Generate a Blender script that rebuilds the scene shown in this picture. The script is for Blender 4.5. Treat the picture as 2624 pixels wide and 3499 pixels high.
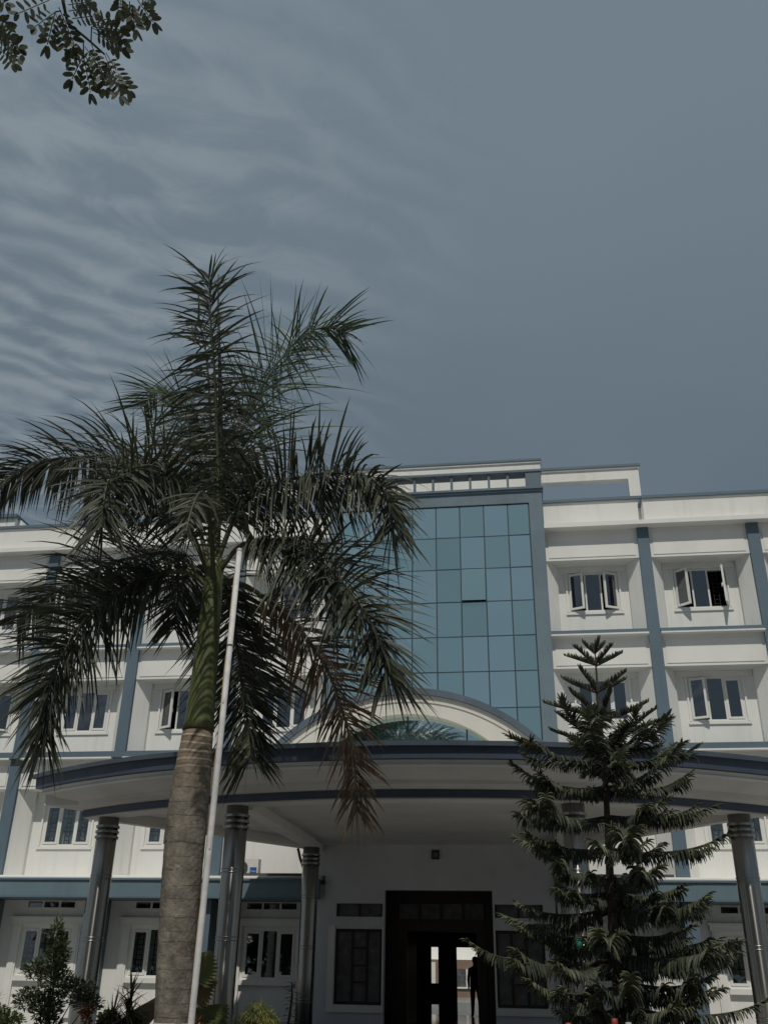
import bpy, bmesh, math, random
from mathutils import Vector, Matrix, noise
random.seed(7)
R = math.radians
scene = bpy.context.scene
for o in list(bpy.data.objects): bpy.data.objects.remove(o)
col = scene.collection

# ------------------------------------------------------------------ camera
cd = bpy.data.cameras.new('camera'); cam = bpy.data.objects.new('camera', cd); col.objects.link(cam)
cd.sensor_fit = 'VERTICAL'; cd.sensor_height = 36.0; cd.lens = 36.0 * 3170 / 3499
cd.clip_start = 0.05; cd.clip_end = 3000
_r = Vector((0.99023474, 0.13856578, 0.01531945)); _u = Vector((0.04766512, -0.43978199, 0.8968388)); _w = Vector((-0.13100839, 0.88735073, 0.44209216))
cam.matrix_world = Matrix(((_r.x, _u.x, -_w.x, 0), (_r.y, _u.y, -_w.y, 0), (_r.z, _u.z, -_w.z, 1.6), (0, 0, 0, 1)))
scene.camera = cam
scene.render.resolution_x = 767; scene.render.resolution_y = 1024

# ------------------------------------------------------------------ light
SUN_EL, SUN_AZ = R(55), R(2)                    # azimuth measured from straight behind the camera (-Y) towards +X
sd = Vector((math.sin(SUN_AZ) * math.cos(SUN_EL), -math.cos(SUN_AZ) * math.cos(SUN_EL), math.sin(SUN_EL)))
sl = bpy.data.lights.new('sun', 'SUN'); sl.energy = 2.2; sl.angle = R(0.6); sl.color = (1.0, 0.95, 0.86)
so = bpy.data.objects.new('sun', sl); col.objects.link(so)
so.rotation_euler = (-sd).to_track_quat('-Z', 'Y').to_euler(); so.location = (0, -30, 40)

world = bpy.data.worlds.new('World'); scene.world = world; world.use_nodes = True
wn, wl = world.node_tree.nodes, world.node_tree.links
wn.clear()
def wnode(t, **k):
    n = wn.new(t)
    for a, b in k.items(): setattr(n, a, b)
    return n
out = wnode('ShaderNodeOutputWorld'); bg = wnode('ShaderNodeBackground'); bg.inputs[1].default_value = 0.1
wl.new(bg.outputs[0], out.inputs[0])
sky = wnode('ShaderNodeTexSky'); sky.sky_type = 'NISHITA'; sky.sun_disc = False
sky.sun_elevation = SUN_EL; sky.sun_rotation = math.pi - SUN_AZ; sky.air_density = 1.0; sky.dust_density = 1.0
tc = wnode('ShaderNodeTexCoord'); sep = wnode('ShaderNodeSeparateXYZ'); wl.new(tc.outputs['Generated'], sep.inputs[0])
def wmath(op, a, b=None, c=None, clamp=False):
    n = wnode('ShaderNodeMath', operation=op, use_clamp=clamp)
    for i, v in enumerate((a, b, c)):
        if v is None: continue
        if isinstance(v, (int, float)): n.inputs[i].default_value = v
        else: wl.new(v, n.inputs[i])
    return n.outputs[0]
zc = wmath('MAXIMUM', sep.outputs[2], 0.0)
den = wmath('ADD', zc, 0.12)
u = wmath('DIVIDE', sep.outputs[0], den); v = wmath('DIVIDE', sep.outputs[1], den)
cmb = wnode('ShaderNodeCombineXYZ'); wl.new(u, cmb.inputs[0]); wl.new(v, cmb.inputs[1])
def wnoise(vec, scale, detail, rough, dist=0.0):
    n = wnode('ShaderNodeTexNoise'); n.inputs['Scale'].default_value = scale; n.inputs['Detail'].default_value = detail
    n.inputs['Roughness'].default_value = rough; n.inputs['Distortion'].default_value = dist; wl.new(vec, n.inputs['Vector']); return n.outputs[0]
def wmap(vec, rot, sc, loc=(0, 0, 0)):
    n = wnode('ShaderNodeMapping'); n.inputs['Rotation'].default_value = rot; n.inputs['Scale'].default_value = sc; n.inputs['Location'].default_value = loc
    wl.new(vec, n.inputs['Vector']); return n.outputs[0]
def wramp(fac, a, b):
    n = wnode('ShaderNodeMapRange'); n.interpolation_type = 'SMOOTHSTEP'; n.inputs[1].default_value = a; n.inputs[2].default_value = b; wl.new(fac, n.inputs[0]); return n.outputs[0]
# rippled cloud sheet: bands across the sky bent by noise, thinning out in broad patches
warp = wnoise(cmb.outputs[0], 1.25, 4, 0.5)
wv = wmap(cmb.outputs[0], (0, 0, R(59)), (1, 1, 1))
sw = wnode('ShaderNodeSeparateXYZ'); wl.new(wv, sw.inputs[0])
phase = wmath('ADD', wmath('MULTIPLY', sw.outputs[0], 96.0), wmath('MULTIPLY', warp, 64.0))
band = wmath('MULTIPLY_ADD', wmath('SINE', phase), 0.5, 0.5)
fine = wnoise(wmap(wv, (0, 0, 0), (13, 7, 1)), 1.0, 8, 0.62, 0.9)
puff = wramp(wmath('ADD', wmath('MULTIPLY', band, 0.20), wmath('MULTIPLY', fine, 1.08)), 0.46, 0.88)
big = wnoise(wmap(cmb.outputs[0], (0, 0, 0), (1, 1, 1), (3.3, 1.75, 0)), 0.62, 3, 0.5)
left = wramp(wmath('MULTIPLY_ADD', big, 1.15, wmath('MULTIPLY', u, -0.95)), 0.66, 1.18)
cover = wmath('MULTIPLY', puff, left, clamp=True)
soft = wramp(wnoise(cmb.outputs[0], 0.9, 4, 0.5), 0.35, 0.75)
mix1 = wnode('ShaderNodeMix', data_type='RGBA')
veil = wnode('ShaderNodeMix', data_type='RGBA')      # high thin veil of cloud, dimmer towards the horizon
veil.inputs[6].default_value = (1.06, 1.42, 1.70, 1); veil.inputs[7].default_value = (1.70, 2.22, 2.58, 1)
wl.new(wramp(sep.outputs[2], 0.33, 0.86), veil.inputs[0])
mix1.inputs[0].default_value = 0.9; wl.new(sky.outputs[0], mix1.inputs[6]); wl.new(veil.outputs[2], mix1.inputs[7])
mix2 = wnode('ShaderNodeMix', data_type='RGBA'); wl.new(mix1.outputs[2], mix2.inputs[6]); mix2.inputs[7].default_value = (2.9, 3.3, 3.6, 1)
wl.new(wmath('ADD', wmath('MULTIPLY', cover, 0.52), wmath('MULTIPLY', soft, 0.13)), mix2.inputs[0])
wl.new(mix2.outputs[2], bg.inputs[0])

scene.view_settings.view_transform = 'Standard'; scene.view_settings.look = 'None'
scene.view_settings.exposure = 0.0; scene.view_settings.gamma = 1.0; scene.view_settings.use_curve_mapping = False
scene.render.engine = 'CYCLES'

# ------------------------------------------------------------------ materials
def mat(name, colr, rough=0.7, spec=0.4, metal=0.0, var=0.06, vscale=2.0, bump=0.0, bscale=30.0, streak=0.0, col2=None, trans=0.0, stretch=None):
    m = bpy.data.materials.new(name); m.use_nodes = True
    n, l = m.node_tree.nodes, m.node_tree.links
    b = n['Principled BSDF']; b.inputs['Roughness'].default_value = rough; b.inputs['Specular IOR Level'].default_value = spec; b.inputs['Metallic'].default_value = metal
    t = n.new('ShaderNodeTexCoord'); src = t.outputs['Object']
    if stretch:
        mp = n.new('ShaderNodeMapping'); mp.inputs['Scale'].default_value = stretch; l.new(src, mp.inputs[0]); vsrc = mp.outputs[0]
    else: vsrc = src
    nz = n.new('ShaderNodeTexNoise'); nz.inputs['Scale'].default_value = vscale; nz.inputs['Detail'].default_value = 6; nz.inputs['Roughness'].default_value = 0.6; l.new(vsrc, nz.inputs['Vector'])
    mx = n.new('ShaderNodeMix'); mx.data_type = 'RGBA'
    c2 = col2 if col2 else [c * (1 - 2 * var) for c in colr]
    c1 = colr if col2 else [min(1, c * (1 + var)) for c in colr]
    mx.inputs[6].default_value = (*c1, 1); mx.inputs[7].default_value = (*c2, 1)
    mr = n.new('ShaderNodeMapRange'); mr.inputs[1].default_value = 0.3; mr.inputs[2].default_value = 0.7; l.new(nz.outputs[0], mr.inputs[0]); l.new(mr.outputs[0], mx.inputs[0])
    outc = mx.outputs[2]
    if trans:                                                       # every blade or leaf differs a little from its neighbours
        gi = n.new('ShaderNodeNewGeometry'); ri = n.new('ShaderNodeMapRange'); ri.inputs[3].default_value = 0.62; ri.inputs[4].default_value = 1.32; l.new(gi.outputs['Random Per Island'], ri.inputs[0])
        hs = n.new('ShaderNodeHueSaturation'); l.new(ri.outputs[0], hs.inputs['Value']); l.new(outc, hs.inputs['Color'])
        rh = n.new('ShaderNodeMath'); rh.operation = 'FRACT'; r7 = n.new('ShaderNodeMath'); r7.operation = 'MULTIPLY'; r7.inputs[1].default_value = 7.31; l.new(gi.outputs['Random Per Island'], r7.inputs[0]); l.new(r7.outputs[0], rh.inputs[0])
        h2 = n.new('ShaderNodeMapRange'); h2.inputs[3].default_value = 0.465; h2.inputs[4].default_value = 0.515; l.new(rh.outputs[0], h2.inputs[0]); l.new(h2.outputs[0], hs.inputs['Hue']); outc = hs.outputs[0]
    if streak:
        mp = n.new('ShaderNodeMapping'); mp.inputs['Scale'].default_value = (3.5, 3.5, 0.28); l.new(src, mp.inputs[0])
        n2 = n.new('ShaderNodeTexNoise'); n2.inputs['Scale'].default_value = 1.6; n2.inputs['Detail'].default_value = 5; l.new(mp.outputs[0], n2.inputs['Vector'])
        r2 = n.new('ShaderNodeMapRange'); r2.inputs[1].default_value = 0.52; r2.inputs[2].default_value = 0.75; r2.inputs[4].default_value = streak; l.new(n2.outputs[0], r2.inputs[0])
        m2 = n.new('ShaderNodeMix'); m2.data_type = 'RGBA'; m2.inputs[7].default_value = (*[c * 0.62 for c in colr], 1); l.new(outc, m2.inputs[6]); l.new(r2.outputs[0], m2.inputs[0]); outc = m2.outputs[2]
    l.new(outc, b.inputs['Base Color'])
    if bump:
        bn = n.new('ShaderNodeTexNoise'); bn.inputs['Scale'].default_value = bscale; bn.inputs['Detail'].default_value = 5; l.new(src, bn.inputs['Vector'])
        bp = n.new('ShaderNodeBump'); bp.inputs['Strength'].default_value = bump; bp.inputs['Distance'].default_value = 0.02; l.new(bn.outputs[0], bp.inputs['Height']); l.new(bp.outputs[0], b.inputs['Normal'])
    if trans:
        tr = n.new('ShaderNodeBsdfTranslucent'); l.new(outc, tr.inputs[0]); ms = n.new('ShaderNodeMixShader'); ms.inputs[0].default_value = trans
        l.new(b.outputs[0], ms.inputs[1]); l.new(tr.outputs[0], ms.inputs[2]); l.new(ms.outputs[0], n['Material Output'].inputs[0])
    return m
def glassmat(name, refl, tint, through, base=None, rough=0.015, wave=0.0):
    """pane: part mirror of the sky, part see-through (or a body tint of its own)"""
    m = bpy.data.materials.new(name); m.use_nodes = True; n, l = m.node_tree.nodes, m.node_tree.links
    n.remove(n['Principled BSDF'])
    g = n.new('ShaderNodeBsdfGlossy'); g.inputs['Color'].default_value = (*tint, 1); g.inputs['Roughness'].default_value = rough
    if base: o = n.new('ShaderNodeBsdfDiffuse'); o.inputs['Color'].default_value = (*base, 1)
    else: o = n.new('ShaderNodeBsdfTransparent'); o.inputs['Color'].default_value = (*through, 1)
    mx = n.new('ShaderNodeMixShader'); mx.inputs[0].default_value = refl; l.new(o.outputs[0], mx.inputs[1]); l.new(g.outputs[0], mx.inputs[2]); l.new(mx.outputs[0], n['Material Output'].inputs[0])
    if wave:
        t = n.new('ShaderNodeTexCoord'); nz = n.new('ShaderNodeTexNoise'); nz.inputs['Scale'].default_value = 1.1; nz.inputs['Detail'].default_value = 1; l.new(t.outputs['Object'], nz.inputs[0])
        bp = n.new('ShaderNodeBump'); bp.inputs['Strength'].default_value = wave; bp.inputs['Distance'].default_value = 0.02; l.new(nz.outputs[0], bp.inputs['Height']); l.new(bp.outputs[0], g.inputs['Normal'])
    return m
M = {}
M['white'] = mat('white_plaster', (0.785, 0.78, 0.745), 0.75, 0.25, var=0.035, vscale=0.7, bump=0.14, bscale=18, streak=0.26)
M['white2'] = mat('white_plaster_smooth', (0.785, 0.78, 0.745), 0.7, 0.25, var=0.035, vscale=1.1, bump=0.08, bscale=12)
M['cream'] = mat('cream_paint', (0.72, 0.695, 0.63), 0.7, 0.25, var=0.04, vscale=1.3, bump=0.1, bscale=14, streak=0.15)
M['blue'] = mat('slate_blue_paint', (0.112, 0.163, 0.203), 0.6, 0.35, var=0.06, vscale=0.9, bump=0.1, bscale=14, streak=0.18)
M['bluegrey'] = mat('tower_blue_paint', (0.150, 0.205, 0.240), 0.65, 0.3, var=0.07, vscale=1.2, bump=0.12, bscale=12, streak=0.3)
M['ledgeblue'] = mat('ledge_blue_paint', (0.135, 0.198, 0.235), 0.5, 0.4, var=0.06, vscale=1.0, bump=0.06, bscale=10, streak=0.28)
M['navy'] = mat('canopy_navy_paint', (0.062, 0.082, 0.122), 0.5, 0.4, var=0.10, vscale=1.6, bump=0.14, bscale=9)
M['capblue'] = mat('canopy_cap_paint', (0.105, 0.138, 0.175), 0.55, 0.4, var=0.10, vscale=2.0, bump=0.14, bscale=9, streak=0.3)
M['grey'] = mat('porch_grey_paint', (0.68, 0.67, 0.65), 0.75, 0.2, var=0.06, vscale=0.9, bump=0.12, bscale=9)
M['greylight'] = mat('porch_light_paint', (0.76, 0.75, 0.72), 0.7, 0.25, var=0.06, vscale=1.0, bump=0.12, bscale=9)
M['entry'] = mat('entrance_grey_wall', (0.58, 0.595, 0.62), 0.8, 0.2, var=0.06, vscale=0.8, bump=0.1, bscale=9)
M['upvc'] = mat('white_window_frame', (0.76, 0.755, 0.72), 0.35, 0.5, var=0.02)
M['bar'] = mat('black_grille_bar', (0.010, 0.0105, 0.012), 0.6, 0.3, var=0.1)
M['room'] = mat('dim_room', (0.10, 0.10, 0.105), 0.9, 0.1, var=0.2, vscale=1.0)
M['curtain'] = mat('pale_curtain', (0.66, 0.70, 0.65), 0.9, 0.1, var=0.15, vscale=3, stretch=(9, 1, 0.7))
M['pane'] = glassmat('window_pane', 0.17, (0.92, 0.93, 0.95), (0.42, 0.45, 0.5))
M['pane2'] = glassmat('clear_window_pane', 0.10, (0.9, 0.95, 1.0), (0.75, 0.78, 0.78))
for i, (rf, k) in enumerate(((0.80, 1.0), (0.78, 0.955), (0.82, 1.05), (0.76, 0.90))):
    M['teal%d' % i] = glassmat('teal_mirror_pane', rf, (min(1, .82 * k), min(1, .99 * k), min(1, .95 * k)), None, (0.075 * k, 0.175 * k, 0.19 * k), 0.03, 0.08)
M['mullion'] = mat('dark_mullion', (0.025, 0.045, 0.06), 0.5, 0.4)
M['steel'] = mat('polished_steel', (0.36, 0.355, 0.34), 0.2, 0.5, metal=1.0, var=0.10, vscale=3, stretch=(14, 14, 0.5))
_b = M['steel'].node_tree.nodes['Principled BSDF']; _b.inputs['Anisotropic'].default_value = 0.95; _b.inputs['Anisotropic Rotation'].default_value = 0.25; _b.inputs['Roughness'].default_value = 0.27
_tg = M['steel'].node_tree.nodes.new('ShaderNodeTangent'); _tg.direction_type = 'RADIAL'; _tg.axis = 'Z'; M['steel'].node_tree.links.new(_tg.outputs[0], _b.inputs['Tangent'])
M['steeldark'] = mat('steel_seam', (0.30, 0.305, 0.30), 0.3, 0.5, metal=1.0, var=0.10)
M['wood'] = mat('dark_red_wood', (0.032, 0.015, 0.011), 0.45, 0.5, var=0.25, vscale=3, stretch=(8, 8, 0.6))
M['granite'] = mat('dark_granite_floor', (0.045, 0.043, 0.042), 0.12, 0.5, var=0.2, vscale=20)
M['frosted'] = mat('etched_door_glass', (0.10, 0.10, 0.11), 0.35, 0.6, var=0.3, vscale=5)
M['pave'] = mat('concrete_paving', (0.33, 0.32, 0.30), 0.85, 0.2, var=0.15, vscale=0.6, bump=0.2, bscale=6)
M['tile'] = mat('courtyard_tile', (0.24, 0.235, 0.225), 0.3, 0.5, var=0.1, vscale=1.5)
M['soil'] = mat('garden_soil', (0.07, 0.052, 0.036), 0.95, 0.1, var=0.3, vscale=5, bump=0.5, bscale=12)
M['brown'] = mat('brown_render', (0.23, 0.165, 0.125), 0.85, 0.2, var=0.08)
M['frond'] = mat('palm_leaf', (0.100, 0.108, 0.072), 0.5, 0.35, var=0.3, vscale=1.7, col2=(0.048, 0.058, 0.040), trans=0.16)
M['frondbright'] = mat('palm_leaf_green', (0.085, 0.120, 0.060), 0.40, 0.5, var=0.3, vscale=1.5, col2=(0.034, 0.060, 0.030), trans=0.22)  # greener leaf tone for the two fronds that lean back
M['fronddry'] = mat('palm_leaf_drying', (0.36, 0.25, 0.155), 0.6, 0.3, var=0.3, vscale=2.6, col2=(0.13, 0.105, 0.068), trans=0.15)
M['rachis'] = mat('palm_rachis', (0.085, 0.088, 0.045), 0.5, 0.4, var=0.2, vscale=2)
M['shaft'] = mat('green_crownshaft', (0.125, 0.142, 0.056), 0.42, 0.45, var=0.2, vscale=2.2, bump=0.05, stretch=(6, 6, 0.8))
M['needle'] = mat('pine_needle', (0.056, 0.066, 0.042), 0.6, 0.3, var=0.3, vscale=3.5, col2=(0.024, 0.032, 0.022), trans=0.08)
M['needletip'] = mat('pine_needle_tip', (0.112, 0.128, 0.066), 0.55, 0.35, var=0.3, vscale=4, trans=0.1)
M['bark'] = mat('grey_bark', (0.075, 0.060, 0.047), 0.9, 0.2, var=0.25, vscale=6, bump=0.5, bscale=30, stretch=(3, 3, 0.8))
M['leaf'] = mat('shrub_leaf', (0.115, 0.142, 0.068), 0.45, 0.45, var=0.3, vscale=4, col2=(0.05, 0.07, 0.034), trans=0.15)
M['leaflight'] = mat('light_shrub_leaf', (0.115, 0.145, 0.050), 0.5, 0.4, var=0.3, vscale=4, col2=(0.06, 0.08, 0.03), trans=0.2)
M['leafyellow'] = mat('yellow_thread_leaf', (0.30, 0.31, 0.075), 0.5, 0.4, var=0.3, vscale=5, col2=(0.14, 0.17, 0.05), trans=0.25)
M['leafred'] = mat('red_croton_leaf', (0.24, 0.055, 0.028), 0.45, 0.4, var=0.3, vscale=6, col2=(0.12, 0.09, 0.03), trans=0.15)
M['spiky'] = mat('dracaena_leaf', (0.20, 0.18, 0.10), 0.5, 0.4, var=0.3, vscale=5, col2=(0.05, 0.055, 0.03), trans=0.15)
M['fan'] = mat('fan_palm_leaf', (0.23, 0.27, 0.11), 0.42, 0.45, var=0.3, vscale=2.2, col2=(0.13, 0.17, 0.075), trans=0.25)
M['fandry'] = mat('fan_palm_leaf_browning', (0.30, 0.215, 0.10), 0.5, 0.4, var=0.3, vscale=2.4, col2=(0.12, 0.125, 0.05), trans=0.25)
M['overleaf'] = mat('overhead_leaf', (0.085, 0.095, 0.045), 0.45, 0.45, var=0.3, vscale=12, col2=(0.04, 0.048, 0.03), trans=0.10)
M['pole'] = mat('white_painted_pole', (0.66, 0.64, 0.64), 0.55, 0.4, var=0.10, vscale=9, bump=0.1, bscale=60, streak=0.25)
M['rope'] = mat('yellow_stained_rope', (0.42, 0.33, 0.16), 0.9, 0.1, var=0.2, vscale=30)
M['plastic'] = mat('pale_plastic', (0.62, 0.61, 0.58), 0.5, 0.4, var=0.03)
M['labelblue'] = mat('blue_label', (0.02, 0.10, 0.32), 0.4, 0.4, var=0.03)
M['black'] = mat('black_plastic', (0.012, 0.012, 0.013), 0.45, 0.4, var=0.1)
M['cupgreen'] = mat('green_cup', (0.025, 0.20, 0.14), 0.5, 0.4, var=0.08)
M['cupred'] = mat('red_cup', (0.26, 0.045, 0.03), 0.5, 0.4, var=0.08)
M['cupgrey'] = mat('pale_cup', (0.35, 0.37, 0.38), 0.5, 0.4, var=0.08)
M['hair'] = mat('black_hair', (0.01, 0.01, 0.01), 0.6, 0.3)

# palm trunk: limewash at the foot, ringed leaf scars, pale rings under the crownshaft
def trunk_mat():
    m = mat('ringed_palm_trunk', (0.275, 0.245, 0.20), 0.85, 0.2, var=0.2, vscale=4.5, col2=(0.105, 0.092, 0.076), bump=0.7, bscale=20, stretch=(1.6, 1.6, 1.3))
    n, l = m.node_tree.nodes, m.node_tree.links; b = n['Principled BSDF']
    base = b.inputs['Base Color'].links[0].from_socket
    t = n.new('ShaderNodeTexCoord'); s = n.new('ShaderNodeSeparateXYZ'); l.new(t.outputs['Object'], s.inputs[0])
    nz = n.new('ShaderNodeTexNoise'); nz.inputs['Scale'].default_value = 2.2; nz.inputs['Detail'].default_value = 4; l.new(t.outputs['Object'], nz.inputs[0])
    def mt(op, a, b_=None, c=None, clamp=False):
        q = n.new('ShaderNodeMath'); q.operation = op; q.use_clamp = clamp
        for i, vv in enumerate((a, b_, c)):
            if vv is None: continue
            if isinstance(vv, (int, float)): q.inputs[i].default_value = vv
            else: l.new(vv, q.inputs[i])
        return q.outputs[0]
    zz = mt('MULTIPLY_ADD', nz.outputs[0], 0.09, s.outputs[2])
    zo = n.new('ShaderNodeCombineXYZ'); l.new(s.outputs[2], zo.inputs[2]); n1 = n.new('ShaderNodeTexNoise'); n1.inputs['Scale'].default_value = 1.7; n1.inputs['Detail'].default_value = 3; l.new(zo.outputs[0], n1.inputs[0])
    ragged = n.new('ShaderNodeTexNoise'); ragged.inputs['Scale'].default_value = 13; ragged.inputs['Detail'].default_value = 4; l.new(t.outputs['Object'], ragged.inputs[0])
    zw = mt('ADD', mt('MULTIPLY_ADD', n1.outputs[0], 0.55, zz), mt('MULTIPLY', ragged.outputs[0], 0.012))
    def lines(period, width, phase=0.0, src=None):
        fr = mt('FRACT', mt('MULTIPLY_ADD', src or zz, 1.0 / period, phase)); return mt('LESS_THAN', fr, width)
    def rng(a, b_):
        r = n.new('ShaderNodeMapRange'); r.inputs[1].default_value = a; r.inputs[2].default_value = b_; r.clamp = True; l.new(zz, r.inputs[0]); return r.outputs[0]
    cur = base
    def over(fac, c):
        nonlocal cur
        q = n.new('ShaderNodeMix'); q.data_type = 'RGBA'; q.inputs[7].default_value = (*c, 1); l.new(cur, q.inputs[6]); l.new(fac, q.inputs[0]); cur = q.outputs[2]
    over(mt('MULTIPLY', rng(3.55, 4.2), 0.6), (0.27, 0.195, 0.135))
    over(mt('MULTIPLY', mt('MULTIPLY', lines(0.155, 0.075, 0.0, zw), mt('GREATER_THAN', ragged.outputs[0], 0.44)), 0.6), (0.045, 0.038, 0.032))
    over(mt('MULTIPLY', mt('MULTIPLY', lines(0.098, 0.2, 0.4), rng(3.80, 4.02)), 0.9), (0.46, 0.42, 0.34))
    spot = n.new('ShaderNodeTexNoise'); spot.inputs['Scale'].default_value = 7; spot.inputs['Detail'].default_value = 3; l.new(t.outputs['Object'], spot.inputs[0])
    over(mt('MULTIPLY', mt('GREATER_THAN', spot.outputs[0], 0.69), 0.55), (0.32, 0.31, 0.28))
    over(mt('LESS_THAN', zz, 1.075), (0.62, 0.61, 0.58))
    l.new(cur, b.inputs['Base Color'])
    return m
M['trunk'] = trunk_mat()

# ------------------------------------------------------------------ mesh helpers
class MB:
    def __init__(s): s.v = []; s.f = []
    def box(s, x0, x1, y0, y1, z0, z1):
        b = len(s.v); s.v += [(x0, y0, z0), (x1, y0, z0), (x1, y1, z0), (x0, y1, z0), (x0, y0, z1), (x1, y0, z1), (x1, y1, z1), (x0, y1, z1)]
        s.f += [tuple(b + i for i in q) for q in ((0, 3, 2, 1), (4, 5, 6, 7), (0, 1, 5, 4), (1, 2, 6, 5), (2, 3, 7, 6), (3, 0, 4, 7))]; return s
    def poly(s, pts):
        b = len(s.v); s.v += [tuple(p) for p in pts]; s.f.append(tuple(range(b, b + len(pts)))); return s
    def prism_z(s, pts, z0, z1):
        b = len(s.v); n = len(pts); s.v += [(x, y, z0) for x, y in pts] + [(x, y, z1) for x, y in pts]
        s.f.append(tuple(b + i for i in reversed(range(n)))); s.f.append(tuple(b + n + i for i in range(n)))
        for i in range(n): j = (i + 1) % n; s.f.append((b + i, b + j, b + n + j, b + n + i))
        return s
    def prism_y(s, pts, y0, y1):
        b = len(s.v); n = len(pts); s.v += [(x, y0, z) for x, z in pts] + [(x, y1, z) for x, z in pts]
        s.f.append(tuple(b + i for i in range(n))); s.f.append(tuple(b + n + i for i in reversed(range(n))))
        for i in range(n): j = (i + 1) % n; s.f.append((b + j, b + i, b + n + i, b + n + j))
        return s
    def tube(s, pts, rad, n=6, cap=True):
        pts = [Vector(p) for p in pts]; b = len(s.v); k = len(pts)
        up = Vector((0.13, 0.21, 1)).normalized(); prev = None
        for i, p in enumerate(pts):
            t = (pts[min(i + 1, k - 1)] - pts[max(i - 1, 0)])
            t = t.normalized() if t.length > 1e-9 else Vector((0, 0, 1))
            a = prev - t * prev.dot(t) if prev is not None else up.cross(t)
            if a.length < 1e-4: a = Vector((1, 0, 0)).cross(t)
            a.normalize(); prev = a; c = t.cross(a); r = rad[i] if isinstance(rad, (list, tuple)) else rad
            for q in range(n):
                an = 2 * math.pi * q / n; s.v.append(tuple(p + (a * math.cos(an) + c * math.sin(an)) * r))
        for i in range(k - 1):
            for q in range(n): q2 = (q + 1) % n; s.f.append((b + i * n + q, b + i * n + q2, b + (i + 1) * n + q2, b + (i + 1) * n + q))
        if cap:
            s.f.append(tuple(b + q for q in reversed(range(n)))); s.f.append(tuple(b + (k - 1) * n + q for q in range(n)))
        return s
    def strip(s, base, d, side, length, width, droop=0.0, segs=3, prof=(0.55, 1.0, 0.75, 0.05), fold=0.0):
        """one blade: a strip from base along d that bends down by droop (as a share of its length)"""
        b = len(s.v); d = d.normalized(); side = (side - d * side.dot(d)); side = side.normalized() if side.length > 1e-6 else Vector((1, 0, 0))
        nrm = d.cross(side)
        p = Vector(base); step = length / segs; cur = d.copy()
        for i in range(segs + 1):
            w = width * prof[min(i * (len(prof) - 1) // segs, len(prof) - 1)] * 0.5
            s.v.append(tuple(p - side * w + nrm * (w * fold))); s.v.append(tuple(p + side * w + nrm * (w * fold)))
            cur = (cur + Vector((0, 0, -droop / segs))).normalized(); p = p + cur * step
        for i in range(segs): s.f.append((b + 2 * i, b + 2 * i + 1, b + 2 * i + 3, b + 2 * i + 2))
        return s
    def data(s, name):
        me = bpy.data.meshes.new(name); me.from_pydata(s.v, [], s.f); me.update(); return me
    def build(s, name, m, parent=None, smooth=False, kind=None, label=None):
        me = s.data(name); return link(name, me, m, parent, smooth, kind, label)
def each(mb, name, m, parent):
    for i in range(0, len(mb.v), 8): q = MB(); q.v = mb.v[i:i + 8]; q.f = [(0, 3, 2, 1), (4, 5, 6, 7), (0, 1, 5, 4), (1, 2, 6, 5), (2, 3, 7, 6), (3, 0, 4, 7)]; q.build(name, m, parent)
def link(name, me, m, parent=None, smooth=False, kind=None, label=None):
    if m is not None and not me.materials: me.materials.append(M[m] if isinstance(m, str) else m)
    if smooth:
        for p in me.polygons: p.use_smooth = len(p.vertices) <= 4
    o = bpy.data.objects.new(name, me); col.objects.link(o)
    if parent is not None:
        o.parent = parent
        if parent.type == 'EMPTY': o.location = -parent.location
    if kind: o['kind'] = kind
    if label: o['label'] = label
    return o
def thing(name, label, cat, loc=(0, 0, 0), group=None):
    o = bpy.data.objects.new(name, None); col.objects.link(o); o.location = loc; o.empty_display_size = 0.3
    o['label'] = label; o['category'] = cat
    if group: o['group'] = group
    return o
def cat_rom(P, n):
    P = [Vector(p) for p in P]; out = []; k = len(P) - 1
    for i in range(n + 1):
        t = i / n * k; j = min(int(t), k - 1); f = t - j
        p0, p1, p2, p3 = P[max(j - 1, 0)], P[j], P[j + 1], P[min(j + 2, k)]
        out.append(0.5 * ((2 * p1) + (-p0 + p2) * f + (2 * p0 - 5 * p1 + 4 * p2 - p3) * f * f + (-p0 + 3 * p1 - 3 * p2 + p3) * f ** 3))
    return out
def even(P, n):
    Q = cat_rom(P, 160); d = [0]
    for i in range(160): d.append(d[-1] + (Q[i + 1] - Q[i]).length)
    out = []; j = 0
    for i in range(n + 1):
        s = d[-1] * i / n
        while j < 159 and d[j + 1] < s: j += 1
        f = (s - d[j]) / max(d[j + 1] - d[j], 1e-9); out.append(Q[j].lerp(Q[j + 1], min(max(f, 0), 1)))
    return out, d[-1]
U = random.uniform

# ------------------------------------------------------------------ ground
g = MB().poly([(-400, -300, 0), (400, -300, 0), (400, 700, 0), (-400, 700, 0)]).build('ground', 'pave'); g['kind'] = 'structure'
b = MB().prism_z([(-16, 13.2), (-9.5, 14.4), (-2.5, 14.6), (5.5, 14.0), (8, 12.5), (8, 10.0), (3, 9.6), (-9, 8.6), (-16, 10)], 0.004, 0.12).build('garden_bed', 'soil'); b['kind'] = 'structure'
cy = MB().box(-14, 10, 34.0, 58, 0.004, 0.30).build('courtyard_pavement', 'tile'); cy['kind'] = 'structure'

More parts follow.
